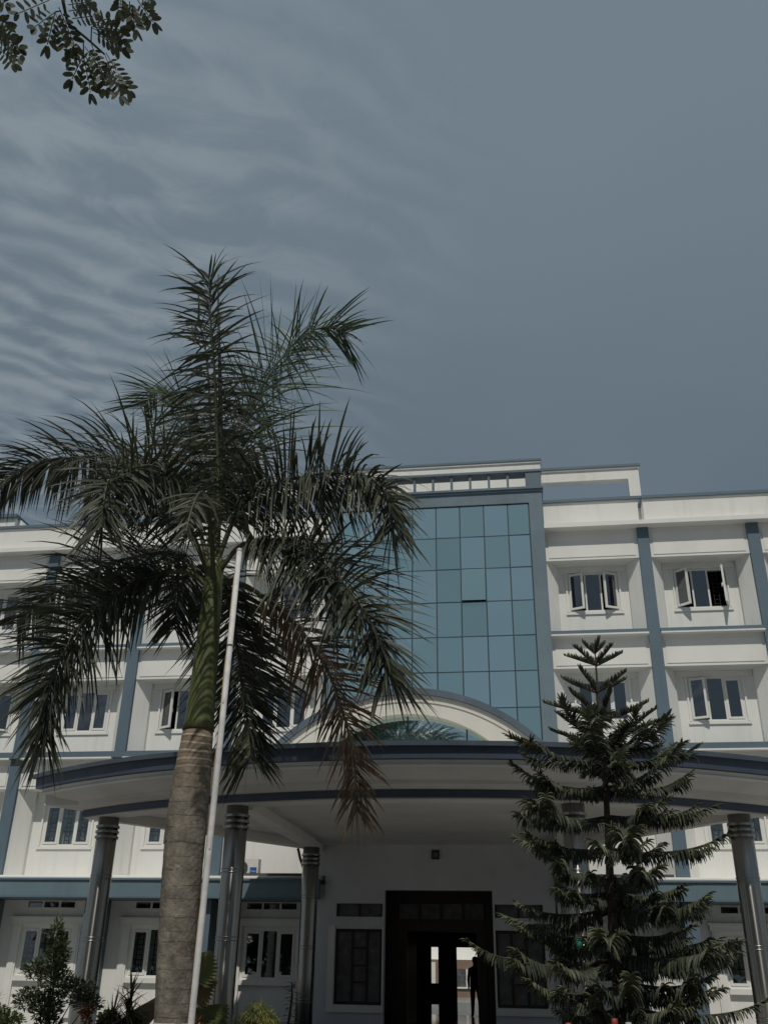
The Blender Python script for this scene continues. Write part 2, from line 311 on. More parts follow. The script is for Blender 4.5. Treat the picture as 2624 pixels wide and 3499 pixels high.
# ------------------------------------------------------------------ main building
XC = -2.25
BLD = thing('campus_building', 'long white three storey building with slate blue pilasters and a teal glass tower', 'building', (XC, 26.5, 0))
YP, YS, YW = 26.5, 26.6, 27.2            # pilaster face, sunshade face, window wall
PIL_R = [4.07, 7.28, 10.49, 13.7]; PIL_L = [-8.51, -11.72, -14.93, -18.14]
TW0, TW1 = -5.62, 1.11                   # tower edges
FLOORS = [  # base z, hood bottom, hood top, window z0, z1
    (10.60, 12.90, 13.86, 11.43, 12.70), (7.24, 9.50, 10.42, 8.04, 9.33), (3.80, 6.24, 7.06, 4.70, 5.91)]
WW = 1.53
# -- shared window meshes (local: x across, y in, z up, origin bottom centre of the frame)
def window_meshes(W, H, sw=0.455):
    d = {}
    m = MB(); a = W / 2; t = 0.055
    m.box(-a, -a + t, 0, 0.09, 0, H).box(a - t, a, 0, 0.09, 0, H).box(-a + t, a - t, 0, 0.09, H - t, H).box(-a + t, a - t, 0, 0.09, 0, t)
    ml = -a + t + sw; mr = a - t - sw
    m.box(ml, ml + 0.05, 0.003, 0.087, t, H - t).box(mr - 0.05, mr, 0.003, 0.087, t, H - t); d['frame'] = m.data('window_frame')
    # sash: hinge at x=0, grows to +x
    w, h, k = sw - 0.004, H - 2 * t - 0.008, 0.062
    m = MB().box(0, k, -0.045, 0.01, 0, h).box(w - k, w, -0.045, 0.01, 0, h).box(k, w - k, -0.045, 0.01, 0, k).box(k, w - k, -0.045, 0.01, h - k, h); d['sash'] = m.data('sash')
    m = MB().box(k, w - k, -0.024, -0.016, k, h - k); d['spane'] = m.data('sash_pane')
    m = MB().box(w - 0.045, w - 0.02, 0.01, 0.04, h * 0.44, h * 0.52).box(w - 0.04, w - 0.025, 0.04, 0.055, h * 0.40, h * 0.50); d['handle'] = m.data('handle')
    m = MB().box(ml + 0.05, mr - 0.05, 0.03, 0.038, t, H - t); d['cpane'] = m.data('centre_pane')
    gm = MB(); y0, y1 = 0.10, 0.115; r = 0.0105
    for i in range(3):
        xa = [-a + t, ml + 0.06, mr][i]; xb = [ml, mr - 0.06, a - t][i]; wd = xb - xa
        for q in (0.28, 0.62): gm.box(xa + wd * q - r, xa + wd * q + r, y0, y1, t, H - t)
        n = 9
        for j in range(1, n):
            zz = t + (H - 2 * t) * j / n
            if j % 3 == 0: gm.box(xa, xb, y0 + .016, y1 + .016, zz - r, zz + r)
            else: gm.box(xa + wd * 0.28, xa + wd * 0.62, y0 + .016, y1 + .016, zz - r, zz + r)
    d['grille'] = gm.data('grille')
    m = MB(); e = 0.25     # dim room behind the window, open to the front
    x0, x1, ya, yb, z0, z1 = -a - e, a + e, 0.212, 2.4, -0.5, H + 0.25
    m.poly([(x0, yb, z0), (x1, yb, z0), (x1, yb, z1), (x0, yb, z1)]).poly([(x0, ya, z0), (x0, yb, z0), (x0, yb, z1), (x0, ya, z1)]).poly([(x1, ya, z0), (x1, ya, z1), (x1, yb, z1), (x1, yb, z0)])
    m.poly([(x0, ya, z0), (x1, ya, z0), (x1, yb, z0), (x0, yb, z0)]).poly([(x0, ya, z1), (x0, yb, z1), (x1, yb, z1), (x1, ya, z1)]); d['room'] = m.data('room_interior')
    m = MB(); nn = 60; pts = [(-a + 0.02 + (W - 0.04) * i / nn, 0.225 + 0.025 * math.sin(i * 1.05) + 0.012 * math.sin(i * 2.3)) for i in range(nn + 1)]
    for i in range(nn): m.poly([(pts[i][0], pts[i][1], 0.02), (pts[i + 1][0], pts[i + 1][1], 0.02), (pts[i + 1][0], pts[i + 1][1], H), (pts[i][0], pts[i][1], H)])
    d['curtain'] = m.data('curtain')
    for key, mm in (('frame', 'upvc'), ('sash', 'upvc'), ('spane', 'pane'), ('cpane', 'pane'), ('handle', 'upvc'), ('grille', 'bar'), ('room', 'room'), ('curtain', 'curtain')): d[key].materials.append(M[mm])
    d['W'], d['H'], d['t'], d['sw'] = W, H, t, sw
    d['spane2'] = d['spane'].copy(); d['spane2'].materials.clear(); d['spane2'].materials.append(M['pane2'])
    d['cpane2'] = d['cpane'].copy(); d['cpane2'].materials.clear(); d['cpane2'].materials.append(M['pane2'])
    return d
def sub(parent, me, name, loc, rz=0.0, sx=1):
    o = bpy.data.objects.new(name, me); col.objects.link(o); o.parent = parent; o.location = loc; o.rotation_euler = (0, 0, rz); o.scale = (sx, 1, 1); return o
def window(D, x, y, z, lo=0, ro=0, curtain=False, grille=True, parent=None):
    w = bpy.data.objects.new('window', D['frame']); col.objects.link(w); w.parent = BLD; w.location = Vector((x, y, z)) - BLD.location
    a = D['W'] / 2; t = D['t']; s2 = '2' if curtain else ''
    for sgn, op in ((1, lo), (-1, ro)):
        loc = (-sgn * (a - t - 0.002), 0.03 if op == 0 else 0.0, t + 0.004); rz = -sgn * R(op)
        sub(w, D['sash'], 'sash', loc, rz, sgn); sub(w, D['spane' + s2], 'pane', loc, rz, sgn); sub(w, D['handle'], 'handle', loc, rz, sgn)
    sub(w, D['cpane' + s2], 'pane', (0, 0, 0))
    if grille: sub(w, D['grille'], 'grille', (0, 0, 0))
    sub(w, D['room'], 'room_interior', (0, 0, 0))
    if curtain: sub(w, D['curtain'], 'curtain', (0, 0, 0))
    return w
WD = [window_meshes(WW, f[4] - f[3]) for f in FLOORS]
WDG = window_meshes(1.50, 1.24)

def bay(x0, x1, fi, win=True, lo=0, ro=0, curtain=False):
    zb, zh, zt, w0, w1 = FLOORS[fi]; cx = (x0 + x1) / 2; s = 0.34; a = WW / 2
    xl, xr = x0 + s, x1 - s; Y2 = YW + 0.22
    m = MB()
    if win:
        m.box(xl, cx - a, YW, Y2, zb, zh + .2).box(cx + a, xr, YW, Y2, zb, zh + .2).box(cx - a, cx + a, YW, Y2, zb, w0).box(cx - a, cx + a, YW, Y2, w1, zh + .2)
    else: m.box(xl, xr, YW, Y2, zb, zh + .2)
    m.prism_z([(x0, YS + .02), (xl, YW - .15), (xl, Y2), (x0, Y2)], zb, zh + .2).prism_z([(x1, YS + .02), (x1, Y2), (xr, Y2), (xr, YW - .15)], zb, zh + .2)
    m.build('bay_wall', 'white', BLD)
    h = MB().box(x0, x1, YS, Y2 + .02, zh, zt)
    h.build('sunshade', 'white2', BLD)
    p = MB(); e = 0.10; yy = YS - 0.018; zt2 = zt - 0.13 if fi else zt - 0.14
    p.box(x0 + e, x1 - e, yy, YS - .0005, zh + 0.085, zt2); p.build('raised_panel', 'white2', BLD)
    if win:
        t = MB().box(cx - a - .30, cx - a - .06, YW - .022, YW - .001, zb + .25, w1 + .03).box(cx + a + .06, cx + a + .30, YW - .022, YW - .001, zb + .25, w1 + .03)
        t = MB().box(cx - a - .055, cx - a - .002, YW - .05, YW - .001, w0, w1 + .0).box(cx + a + .002, cx + a + .055, YW - .05, YW - .001, w0, w1)
        each(t, 'window_surround', 'white2', BLD)
        MB().box(cx - a - .3, cx + a + .3, YW - .035, YW - .001, w1 + .01, zh - .002).build('lintel', 'white2', BLD)
        MB().box(cx - a - .09, cx + a + .09, YW - .042, YW + .02, w0 - .085, w0 - .003).build('window_sill', 'white2', BLD)
        window(WD[fi], cx, YW + 0.01, w0, lo, ro, curtain)
# right wing
OPEN_R = {(0, 0): (24, 26), (1, 0): (43, 74), (0, 1): (0, 0), (1, 1): (23, 0)}
OPEN_L = {(1, 1): (30, 0), (3, 1): (0, 32), (1, 0): (0, 0), (0, 1): (0, 0), (0, 0): (20, 0)}
edges_r = [(TW1, PIL_R[0] - .17), (PIL_R[0] + .17, PIL_R[1] - .17), (PIL_R[1] + .17, PIL_R[2] - .17), (PIL_R[2] + .17, PIL_R[3] - .17)]
edges_l = [(PIL_L[0] + .17, TW0), (PIL_L[1] + .17, PIL_L[0] - .17), (PIL_L[2] + .17, PIL_L[1] - .17), (PIL_L[3] + .17, PIL_L[2] - .17)]
for fi in range(3):
    for i, (a0, a1) in enumerate(edges_r):
        lo, ro = OPEN_R.get((i, fi), (0, 0)); bay(a0, a1, fi, not (fi == 2 and i == 0), lo, ro, fi == 2)
    for i, (a0, a1) in enumerate(edges_l):
        lo, ro = OPEN_L.get((i, fi), (0, 0)); bay(a0, a1, fi, not (fi == 2 and i == 0), lo, ro, fi == 2 or (i == 3 and fi == 0))
# pilasters, one per storey so that the floor bands butt against them
for x in PIL_R + PIL_L:
    MB().box(x - .172, x + .172, YP, YW + .3, 3.80, 13.858).build('pilaster', 'blue', BLD)
    MB().box(x - .172, x + .172, 26.05, 27.0, 0.0, 3.21).build('ground_pilaster', 'blue', BLD)
for (lst) in (edges_r, edges_l):
    for (a0, a1) in lst:
        for zb in (10.60, 7.24):
            MB().box(a0 + .001, a1 - .001, 26.44, YW + .2, zb - .135, zb - .001).build('floor_band', 'blue', BLD)
            MB().box(a0 + .001, a1 - .001, 26.34, YW + .18, zb - .18, zb - .137).build('floor_band_moulding', 'white2', BLD)
# lower blue band that runs across the pilasters at first floor level
for a0, a1 in ((PIL_L[3] - .2, TW0), (TW1, PIL_R[3] + .2)):
    MB().box(a0, a1, 26.36, 26.499, 7.09, 7.27).build('first_floor_band', 'blue', BLD)
# ground floor ledge
for a0, a1 in ((-21.5, TW0 + .25), (TW1 - .25, 15.5)):
    MB().box(a0, a1, 25.80, 27.2, 3.225, 3.665).build('ledge', 'ledgeblue', BLD)
    MB().box(a0, a1, 25.755, 27.2, 3.667, 3.715).build('ledge_cap', 'blue', BLD)
    MB().box(a0, a1, 25.785, 25.799, 3.225, 3.265).build('ledge_drip', 'blue', BLD)
    MB().tube([(a0, 26.02, 3.75), (a1, 26.02, 3.75)], 0.055, 10).build('ledge_pipe', 'white2', BLD, True)
    MB().box(a0, a1, 26.05, 27.2, 3.717, 3.80).build('ledge_upstand', 'white2', BLD)
# ground floor wall, windows and surrounds
def gbay(x0, x1, grille):
    cx = (x0 + x1) / 2; Y = 27.0; Y2 = 27.25; a = 0.75; w0, w1, t0, t1 = 1.30, 2.54, 2.98, 3.21
    m = MB().box(x0, cx - a, Y, Y2, 0, 3.22).box(cx + a, x1, Y, Y2, 0, 3.22).box(cx - a, cx + a, Y, Y2, 0, w0).box(cx - a, cx + a, Y, Y2, w1, t0).box(cx - a, cx + a, Y, Y2, t1, 3.22)
    m.build('ground_wall', 'white', BLD)
    window(WDG, cx, Y + .02, w0, 0, 0, grille, grille)
    f = MB(); k = 0.05
    f.box(cx - a, cx - a + k, Y - .01, Y + .06, t0, t1).box(cx + a - k, cx + a, Y - .01, Y + .06, t0, t1).box(cx - a + k, cx + a - k, Y - .01, Y + .06, t0, t0 + k).box(cx - a + k, cx + a - k, Y - .01, Y + .06, t1 - .02, t1)
    for q in (-.25, .25): f.box(cx + q - .025, cx + q + .025, Y - .005, Y + .055, t0 + k, t1 - .02)
    tr = f.build('transom_window', 'upvc', BLD)
    MB().box(cx - a + k, cx + a - k, Y + .03, Y + .036, t0 + k, t1 - .02).build('pane', 'pane', tr)
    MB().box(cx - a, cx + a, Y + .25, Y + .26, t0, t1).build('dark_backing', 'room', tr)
    for sg in (-1, 1):
        s = MB(); xa, xb = sorted((cx + sg * (a + .02), cx + sg * (a + .26)))
        s.box(xa, xb, Y - .075, Y - .001, 0.3, w1 + .06)
        s.box(xa + .05, xb - .05, Y - .09, Y - .075, w1 - .18, w1 + .02).box(xa + .05, xb - .05, Y - .09, Y - .075, 0.5, w1 - .24)
        s.build('window_pilaster_trim', 'white2', BLD)
    each(MB().box(cx - a - .30, cx + a + .30, Y - .10, Y - .001, w1 + .062, w1 + .20).box(cx - a - .34, cx + a + .34, Y - .13, Y - .001, w1 + .202, w1 + .25), 'window_head_moulding', 'white2', BLD)
    MB().box(cx - a - .015, cx + a + .015, Y - .11, Y + .02, w0 - .13, w0 - .005).build('window_sill', 'white2', BLD)
for i, (a0, a1) in enumerate(edges_r): gbay(a0 - (.17 if i else .3), a1 + .17, i != 0)
for i, (a0, a1) in enumerate(edges_l): gbay(a0 - .17, a1 + (.17 if i else .3), i != 0)
# ends, backs and roof so that the block is closed
MB().box(-21.5, PIL_L[3] - .175, 26.75, 38, 0, 13.85).build('end_wall', 'white', BLD)
MB().box(PIL_R[3] + .175, 15.5, 26.75, 38, 0, 13.85).build('end_wall', 'white', BLD)
MB().box(-21.3, 15.3, 37.75, 38, 3.7, 13.85).build('rear_wall', 'white', BLD)
MB().box(-21.45, 15.45, 27.45, 37.9, 13.88, 14.02).build('roof_slab', 'grey', BLD)
each(MB().box(-21.3, -8.3, 29.7, 37.75, 0, 3.9).box(3.8, 15.3, 29.7, 37.75, 0, 3.9), 'inner_block', 'grey', BLD)
MB().box(-21.3, 15.3, 29.75, 37.7, 3.95, 13.8).build('inner_storeys', 'grey', BLD)
# cornice and parapets
MB().box(-21.5, TW0, 26.24, 27.4, 13.862, 14.0).build('cornice', 'white2', BLD)
MB().box(TW1, 15.5, 26.24, 27.4, 13.862, 14.0).build('cornice', 'white2', BLD)
def parapet(x0, x1, y, z1, ret=None):
    MB().box(x0, x1, y, y + .2, 14.01, z1 - .15).build('parapet_wall', 'white', BLD)
    MB().box(x0, x1, y - .025, y + .22, z1 - .15, z1 - .10).build('parapet_moulding', 'white2', BLD)
    MB().box(x0 - .02, x1 + .02, y - .07, y + .26, z1 - .098, z1).build('parapet_cap', 'blue', BLD)
parapet(4.17, 15.5, 26.5, 14.92); parapet(-21.5, -8.67, 26.5, 14.92)
each(MB().box(4.17, 4.37, 26.7, 27.0, 14.01, 14.77).box(-8.87, -8.67, 26.7, 27.0, 14.01, 14.77), 'parapet_return', 'white', BLD)
each(MB().box(4.10, 4.40, 26.76, 27.05, 14.79, 14.915).box(-8.90, -8.60, 26.76, 27.05, 14.79, 14.915), 'parapet_return_cap', 'blue', BLD)
parapet(1.15, 4.28, 27.05, 15.19); parapet(-8.78, -5.66, 27.05, 15.19)
# open roof frames beside the tower
for x0, x1, xi0, xi1 in ((1.16, 4.25, 1.16, 3.90), (-8.75, -5.66, -8.40, -5.66)):
    m = MB().box(x0, x1, 27.06, 27.34, 15.86, 16.22)
    if x0 > 0: m.box(xi1, x1, 27.06, 27.34, 15.192, 15.859)
    else: m.box(x0, xi0, 27.06, 27.34, 15.192, 15.859)
    m.build('roof_frame', 'white', BLD)
    MB().box(x0 - .02, x1 + .04, 27.01, 27.39, 16.222, 16.27).build('roof_frame_moulding', 'white2', BLD)
    MB().box(x0 - .03, x1 + .06, 26.98, 27.42, 16.272, 16.36).build('roof_frame_cap', 'blue', BLD)
# stair head block on the left roof
m = MB().prism_z([(-18.0, 28.0), (-16.75, 27.5), (-16.75, 31), (-18.0, 31)], 14.03, 15.9); m = MB().box(-22, -17.55, 28.0, 32, 14.03, 16.02); m.build('stair_head', 'white', BLD)
each(MB().box(-22, -17.6, 27.9, 27.999, 15.5, 15.56).box(-22, -17.75, 27.9, 27.999, 15.25, 15.31), 'stair_head_moulding', 'white2', BLD)
MB().box(-22.1, -17.48, 27.88, 32.1, 16.022, 16.14).build('stair_head_cap', 'blue', BLD)
MB().prism_y([(-17.55, 16.02), (-17.45, 16.02), (-16.9, 14.9), (-17.55, 14.9)], 28.2, 31.0).build('stair_head_flank', 'white', BLD)

# tower with curtain wall
GX = [-5.20 + 0.7463 * i for i in range(8)] + [0.672]; GX = [-5.215, -4.47, -3.72, -2.97, -2.225, -1.48, -0.73, 0.02, 0.672]
GZ = [14.755, 13.69, 12.62, 11.55, 10.46, 9.39, 8.32, 7.25]
YT = 26.26
m = MB().box(TW0, GX[0] - .02, YT, 28.4, 3.75, 15.16).box(GX[-1] + .02, TW1, YT, 28.4, 3.75, 15.16).box(GX[0] - .02, GX[-1] + .02, YT, 28.4, GZ[0] + .02, 15.16).box(GX[0] - .02, GX[-1] + .02, YT, 28.4, 4.9, GZ[-1] - .02)
m.build('tower_surround', 'bluegrey', BLD)
m = MB()
for x in GX: m.box(x - .018, x + .018, YT + .045, YT + .12, GZ[-1] - .02, GZ[0] + .02)
for i in range(8):
    for z in GZ: m.box(GX[i] + .018, GX[i + 1] - .018, YT + .048, YT + .117, z - .016, z + .016)
m.box(GX[0] - .02, GX[-1] + .02, YT + .2, YT + .3, GZ[-1], GZ[0])
CW = m.build('curtain_wall', 'mullion', BLD)
rnd = random.Random(3)
for i in range(8):
    for j in range(7):
        w = GX[i + 1] - GX[i] - .036; h = GZ[j] - GZ[j + 1] - .032
        me = MB().box(-w / 2, w / 2, -.004, .004, -h, 0).data('pane'); me.materials.append(M['teal%d' % rnd.choice((0, 0, 1, 1, 2, 2, 3))])
        o = bpy.data.objects.new('pane', me); col.objects.link(o); o.parent = CW
        o.location = ((GX[i] + GX[i + 1]) / 2, YT + .055, GZ[j] - .016); o.rotation_euler = (R(rnd.uniform(-.7, .7)), 0, R(rnd.uniform(-.7, .7)))
        if (i, j) == (5, 2): o.location.y = YT + .02; o.rotation_euler = (R(-4.5), 0, 0); o['label'] = 'tilted open pane'
# tower head: ledge, balustrade and the white wall behind
each(MB().box(TW0 - .03, TW1 + .03, YT - .05, 28.4, 15.162, 15.225).box(TW0 - .05, TW1 + .05, YT - .09, 28.4, 15.227, 15.30), 'tower_ledge', 'blue', BLD)
each(MB().box(TW0, TW0 + .48, YT, YT + .4, 15.302, 15.86).box(TW1 - .48, TW1, YT, YT + .4, 15.302, 15.86), 'corner_block', 'blue', BLD)
MB().box(TW0 + .481, TW1 - .481, YT + .02, YT + .22, 15.302, 15.36).build('balustrade_base', 'blue', BLD)
MB().box(TW0 - .03, TW1 + .03, YT - .03, YT + .43, 15.862, 15.94).build('balustrade_rail', 'blue', BLD)
for i in range(9):
    x = 0.07 - 0.595 * i; MB().box(x - .035, x + .035, YT + .03, YT + .19, 15.362, 15.86).build('baluster', 'blue', BLD)
MB().box(TW0 - .02, 1.17, 27.5, 27.8, 15.25, 16.86).build('tower_head_wall', 'white', BLD)
MB().box(TW0 - .04, 1.19, 27.45, 27.84, 16.862, 16.92).build('tower_head_moulding', 'white2', BLD)
MB().box(TW0 - .06, 1.21, 27.42, 27.88, 16.922, 17.0).build('tower_head_cap', 'blue', BLD)
MB().box(TW0 + .3, TW1 - .3, 27.0, 27.49, 15.4, 15.46).build('tower_roof', 'greylight', BLD)

# entrance wall and doorway
DX0, DX1, DZ = -3.65, -0.85, 3.47; YE = 26.0; FZ = 0.32
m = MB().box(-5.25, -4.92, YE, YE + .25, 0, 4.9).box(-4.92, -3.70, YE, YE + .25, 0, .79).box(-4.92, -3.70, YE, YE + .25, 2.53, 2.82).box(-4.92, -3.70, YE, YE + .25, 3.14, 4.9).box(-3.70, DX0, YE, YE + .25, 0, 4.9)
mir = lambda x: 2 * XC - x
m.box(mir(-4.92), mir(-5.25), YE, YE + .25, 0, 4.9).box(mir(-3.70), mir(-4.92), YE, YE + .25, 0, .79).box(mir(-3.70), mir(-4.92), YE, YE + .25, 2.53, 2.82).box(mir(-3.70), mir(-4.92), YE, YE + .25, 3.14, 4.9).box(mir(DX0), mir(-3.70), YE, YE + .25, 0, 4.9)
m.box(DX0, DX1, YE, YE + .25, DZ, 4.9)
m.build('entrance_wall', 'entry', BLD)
each(MB().box(-5.6, -5.251, YE + .05, 27.3, 0, 4.9).box(mir(-5.251), mir(-5.6), YE + .05, 27.3, 0, 4.9), 'entrance_side_wall', 'entry', BLD)
for sg in (0, 1):
    f = (lambda a: a) if sg == 0 else mir
    def bx(mb, x0, x1, *r): xa, xb = sorted((f(x0), f(x1))); mb.box(xa, xb, *r)
    mm = MB(); bx(mm, -5.10, -4.93, YE - .05, YE - .001, .62, 2.60); bx(mm, -3.695, -3.655, YE - .05, YE - .001, .62, 2.60); bx(mm, -4.93, -3.695, YE - .05, YE - .001, .62, .785); each(mm, 'side_window_surround', 'greylight', BLD)
    mm = MB()
    for xa, xb, za, zb in ((-4.918, -4.86, .792, 2.528), (-3.76, -3.702, .792, 2.528), (-4.86, -3.76, 2.46, 2.528), (-4.86, -3.76, .792, .86), (-4.50, -4.44, .86, 2.46), (-4.12, -4.06, .86, 2.46), (-4.44, -4.12, 2.06, 2.10), (-4.44, -4.12, 1.66, 1.70), (-4.44, -4.12, 1.28, 1.32)): bx(mm, xa, xb, YE + .06, YE + .13, za, zb)
    fr = mm.build('side_window', 'wood', BLD)
    for xa, xb, za, zb in ((-4.86, -4.50, .86, 2.46), (-4.06, -3.76, .86, 2.46), (-4.44, -4.12, 2.10, 2.46), (-4.44, -4.12, 1.70, 2.06), (-4.44, -4.12, 1.32, 1.66), (-4.44, -4.12, .86, 1.28)):
        p = MB(); bx(p, xa + .002, xb - .002, YE + .09, YE + .096, za + .002, zb - .002); p.build('pane', 'frosted', fr)
    mm = MB(); bx(mm, -4.918, -4.87, YE + .06, YE + .12, 2.822, 3.138); bx(mm, -3.75, -3.702, YE + .06, YE + .12, 2.822, 3.138); bx(mm, -4.33, -4.28, YE + .06, YE + .12, 2.822, 3.138); bx(mm, -4.87, -3.75, YE + .125, YE + .2, 2.822, 3.138)
    fr = mm.build('side_transom', 'wood', BLD); p = MB(); bx(p, -4.868, -3.752, YE + .085, YE + .091, 2.83, 3.13); p.build('pane', 'frosted', fr)
# door frame inside the opening
m = MB(); YD = 27.1
m.box(DX0 - .2, -3.42, YD, YD + .15, FZ, 3.6).box(-1.08, DX1 + .2, YD, YD + .15, FZ, 3.6).box(-3.42, -1.08, YD, YD + .15, 3.22, 3.6).box(-3.42, -1.08, YD, YD + .15, 2.52, 2.82)
m.box(-3.42, -3.17, YD - .05, YD + .16, FZ, 2.519).box(-1.33, -1.08, YD - .05, YD + .16, FZ, 2.519)
for x in (-2.84, -2.26, -1.68): m.box(x - .03, x + .03, YD + .01, YD + .14, 2.82, 3.22)
DF = m.build('entrance_door_frame', 'wood', BLD)
for i in range(4):
    x0 = -3.40 + .58 * i; MB().box(x0, x0 + .54, YD + .07, YD + .076, 2.83, 3.21).build('transom_pane', 'frosted', DF)
dl = MB().box(0, .9, 0, .05, FZ + .01, 2.5).build('door_leaf', 'wood', BLD); dl.location = Vector((-3.16, YD + .15, 0)) - BLD.location; dl.rotation_euler = (0, 0, R(82))
# lobby
MB().box(-8.3, 3.8, 23.9, 33.9, 0.0, FZ).build('lobby_floor', 'granite', BLD)
MB().box(-6.4, 1.9, 23.5, 23.899, 0.0, 0.16).build('entrance_step', 'granite', BLD)
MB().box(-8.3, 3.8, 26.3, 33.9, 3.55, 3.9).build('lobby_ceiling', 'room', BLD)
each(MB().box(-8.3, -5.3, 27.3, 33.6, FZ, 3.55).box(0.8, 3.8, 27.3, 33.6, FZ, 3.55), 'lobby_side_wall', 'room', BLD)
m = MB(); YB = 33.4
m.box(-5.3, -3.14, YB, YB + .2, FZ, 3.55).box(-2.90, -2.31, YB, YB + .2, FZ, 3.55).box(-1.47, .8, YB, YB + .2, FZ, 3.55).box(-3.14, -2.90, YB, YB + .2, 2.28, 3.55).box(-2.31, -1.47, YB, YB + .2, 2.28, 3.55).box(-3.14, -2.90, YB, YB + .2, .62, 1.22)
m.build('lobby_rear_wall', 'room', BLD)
MB().box(-21.3, -6.5, 33.7, 33.9, 0, 3.9).build('rear_ground_wall', 'white', BLD)

# rear building across the courtyard
RB = thing('rear_building', 'low brown fronted building seen through the open lobby doorway', 'building', (-3, 57, 0))
MB().box(-14, 10, 57, 57.4, .30, 2.14).build('front_wall', 'brown', RB)
MB().box(-14, 10, 59.5, 62, 0, 6.5).build('upper_wall', 'white2', RB)
MB().box(-14, 10, 57.4, 59.5, 1.9, 2.1).build('roof', 'greylight', RB)
wf = MB().box(-4.05, -2.55, 56.9, 56.999, .72, .80).box(-4.05, -3.97, 56.93, 56.999, .80, 1.68).box(-3.42, -3.34, 56.93, 56.999, .80, 1.68).box(-2.63, -2.55, 56.93, 56.999, .80, 1.68).build('window', 'upvc', RB)
MB().box(-3.97, -3.42, 56.96, 56.998, .80, 1.68).build('pane', 'frosted', wf); MB().box(-3.34, -2.63, 56.96, 56.998, .80, 1.68).build('pane', 'frosted', wf)
MB().box(-5.35, -5.1, 56.9, 56.999, .30, 2.0).build('wall_pier', 'cream', RB)

# small fittings on the wall
AC = thing('air_conditioner', 'white outdoor air conditioner unit with a blue badge on the ledge by the porch pillar', 'air conditioner', (-7.62, 26.5, 3.80))
MB().box(-7.98, -7.22, 26.42, 26.7, 3.80, 4.28).build('casing', 'plastic', AC)
MB().tube([(-7.70, 26.42, 4.04), (-7.70, 26.405, 4.04)], .19, 20).build('fan_grille', 'steeldark', AC)
lb = MB().box(-7.45, -7.26, 26.414, 26.4195, 3.86, 4.06).build('badge', 'labelblue', AC)
def text(body, size, loc, m, parent):
    c = bpy.data.curves.new('lettering', 'FONT'); c.body = body; c.size = size; c.align_x = 'CENTER'; c.align_y = 'CENTER'; c.extrude = .001
    o = bpy.data.objects.new('tmp', c); col.objects.link(o); dg = bpy.context.evaluated_depsgraph_get(); me = bpy.data.meshes.new_from_object(o.evaluated_get(dg)); bpy.data.objects.remove(o)
    me.materials.clear(); me.materials.append(M[m]); q = bpy.data.objects.new('lettering', me); col.objects.link(q); q.parent = parent; q.rotation_euler = (R(90), 0, 0); q.location = loc; return q
text('Haier', .075, (-7.355, 26.412, 3.96), 'plastic', lb)
WL = thing('wall_light', 'small square black framed light high on the grey entrance wall', 'wall light', (-2.3, 26, 4.34))
MB().box(-2.40, -2.20, 25.93, 25.999, 4.23, 4.45).build('housing', 'black', WL); MB().box(-2.365, -2.235, 25.915, 25.929, 4.265, 4.40).build('lens', 'frosted', WL)
CC = thing('security_camera', 'small black dome camera under the porch beside the entrance wall', 'camera', (-5.28, 25.95, 3.66))
MB().tube([(-5.28, 25.99, 3.80), (-5.28, 25.95, 3.72), (-5.28, 25.90, 3.69)], .02, 8).build('bracket', 'black', CC); MB().tube([(-5.28, 25.92, 3.70), (-5.28, 25.90, 3.66), (-5.28, 25.89, 3.61), (-5.28, 25.885, 3.585)], [.03, .06, .055, .02], 12).build('dome', 'black', CC, True)

# ------------------------------------------------------------------ entrance porch
PORCH = thing('entrance_porch', 'curved entrance porch with a navy rimmed canopy, a white arch on top and steel pillars', 'porch', (XC, 21, 0))
CY, NA = 29.5, 72
def arcpt(r, a): return (XC + r * math.sin(a), CY - r * math.cos(a))
def loft(sec, phi=R(35.6)):
    m = MB(); n = len(sec)
    for i in range(NA + 1):
        a = -phi + 2 * phi * i / NA
        for r, z in sec: x, y = arcpt(r + .014 * noise.noise((a * 9, z * 3, 0)), a); m.v.append((x, y, z + .008 * noise.noise((a * 7, 5, z * 2))))
    for i in range(NA):
        for k in range(n): k2 = (k + 1) % n; m.f.append((i * n + k, (i + 1) * n + k, (i + 1) * n + k2, i * n + k2))
    m.f.append(tuple(range(n))); m.f.append(tuple(NA * n + k for k in reversed(range(n)))); return m
loft([(11.62, 4.40), (12.08, 4.40), (12.08, 4.425), (11.62, 4.425)]).build('edge_beam_soffit', 'greylight', PORCH)
loft([(11.64, 4.426), (12.14, 4.426), (12.16, 4.55), (11.64, 4.55)]).build('lower_rim', 'navy', PORCH)
loft([(11.66, 4.551), (12.10, 4.551), (12.97, 4.80), (12.97, 5.0), (11.66, 5.0)]).build('flared_soffit', 'grey', PORCH)
loft([(12.80, 4.79), (13.00, 4.805), (13.02, 4.835), (12.985, 4.875), (13.015, 4.925), (12.80, 4.93)], R(36.8)).build('cornice_moulding', 'greylight', PORCH)
loft([(12.90, 4.931), (13.10, 4.931), (13.13, 5.135), (12.90, 5.135)], R(37.4)).build('upper_rim', 'navy', PORCH)
loft([(12.60, 5.137), (13.20, 5.137), (13.22, 5.215), (12.60, 5.215)], R(37.7)).build('rim_cap', 'capblue', PORCH)
phi = R(35.6)
slab = [arcpt(12.5, -phi + 2 * phi * i / 40) for i in range(41)] + [(2 * XC + 6.5 , 26.2), (-6.5, 26.2)]
slab[0] = (-9.95, 19.1); slab[40] = (mir(-9.95), 19.1)
MB().prism_z(slab, 4.60, 5.12).build('canopy_slab', 'grey', PORCH)
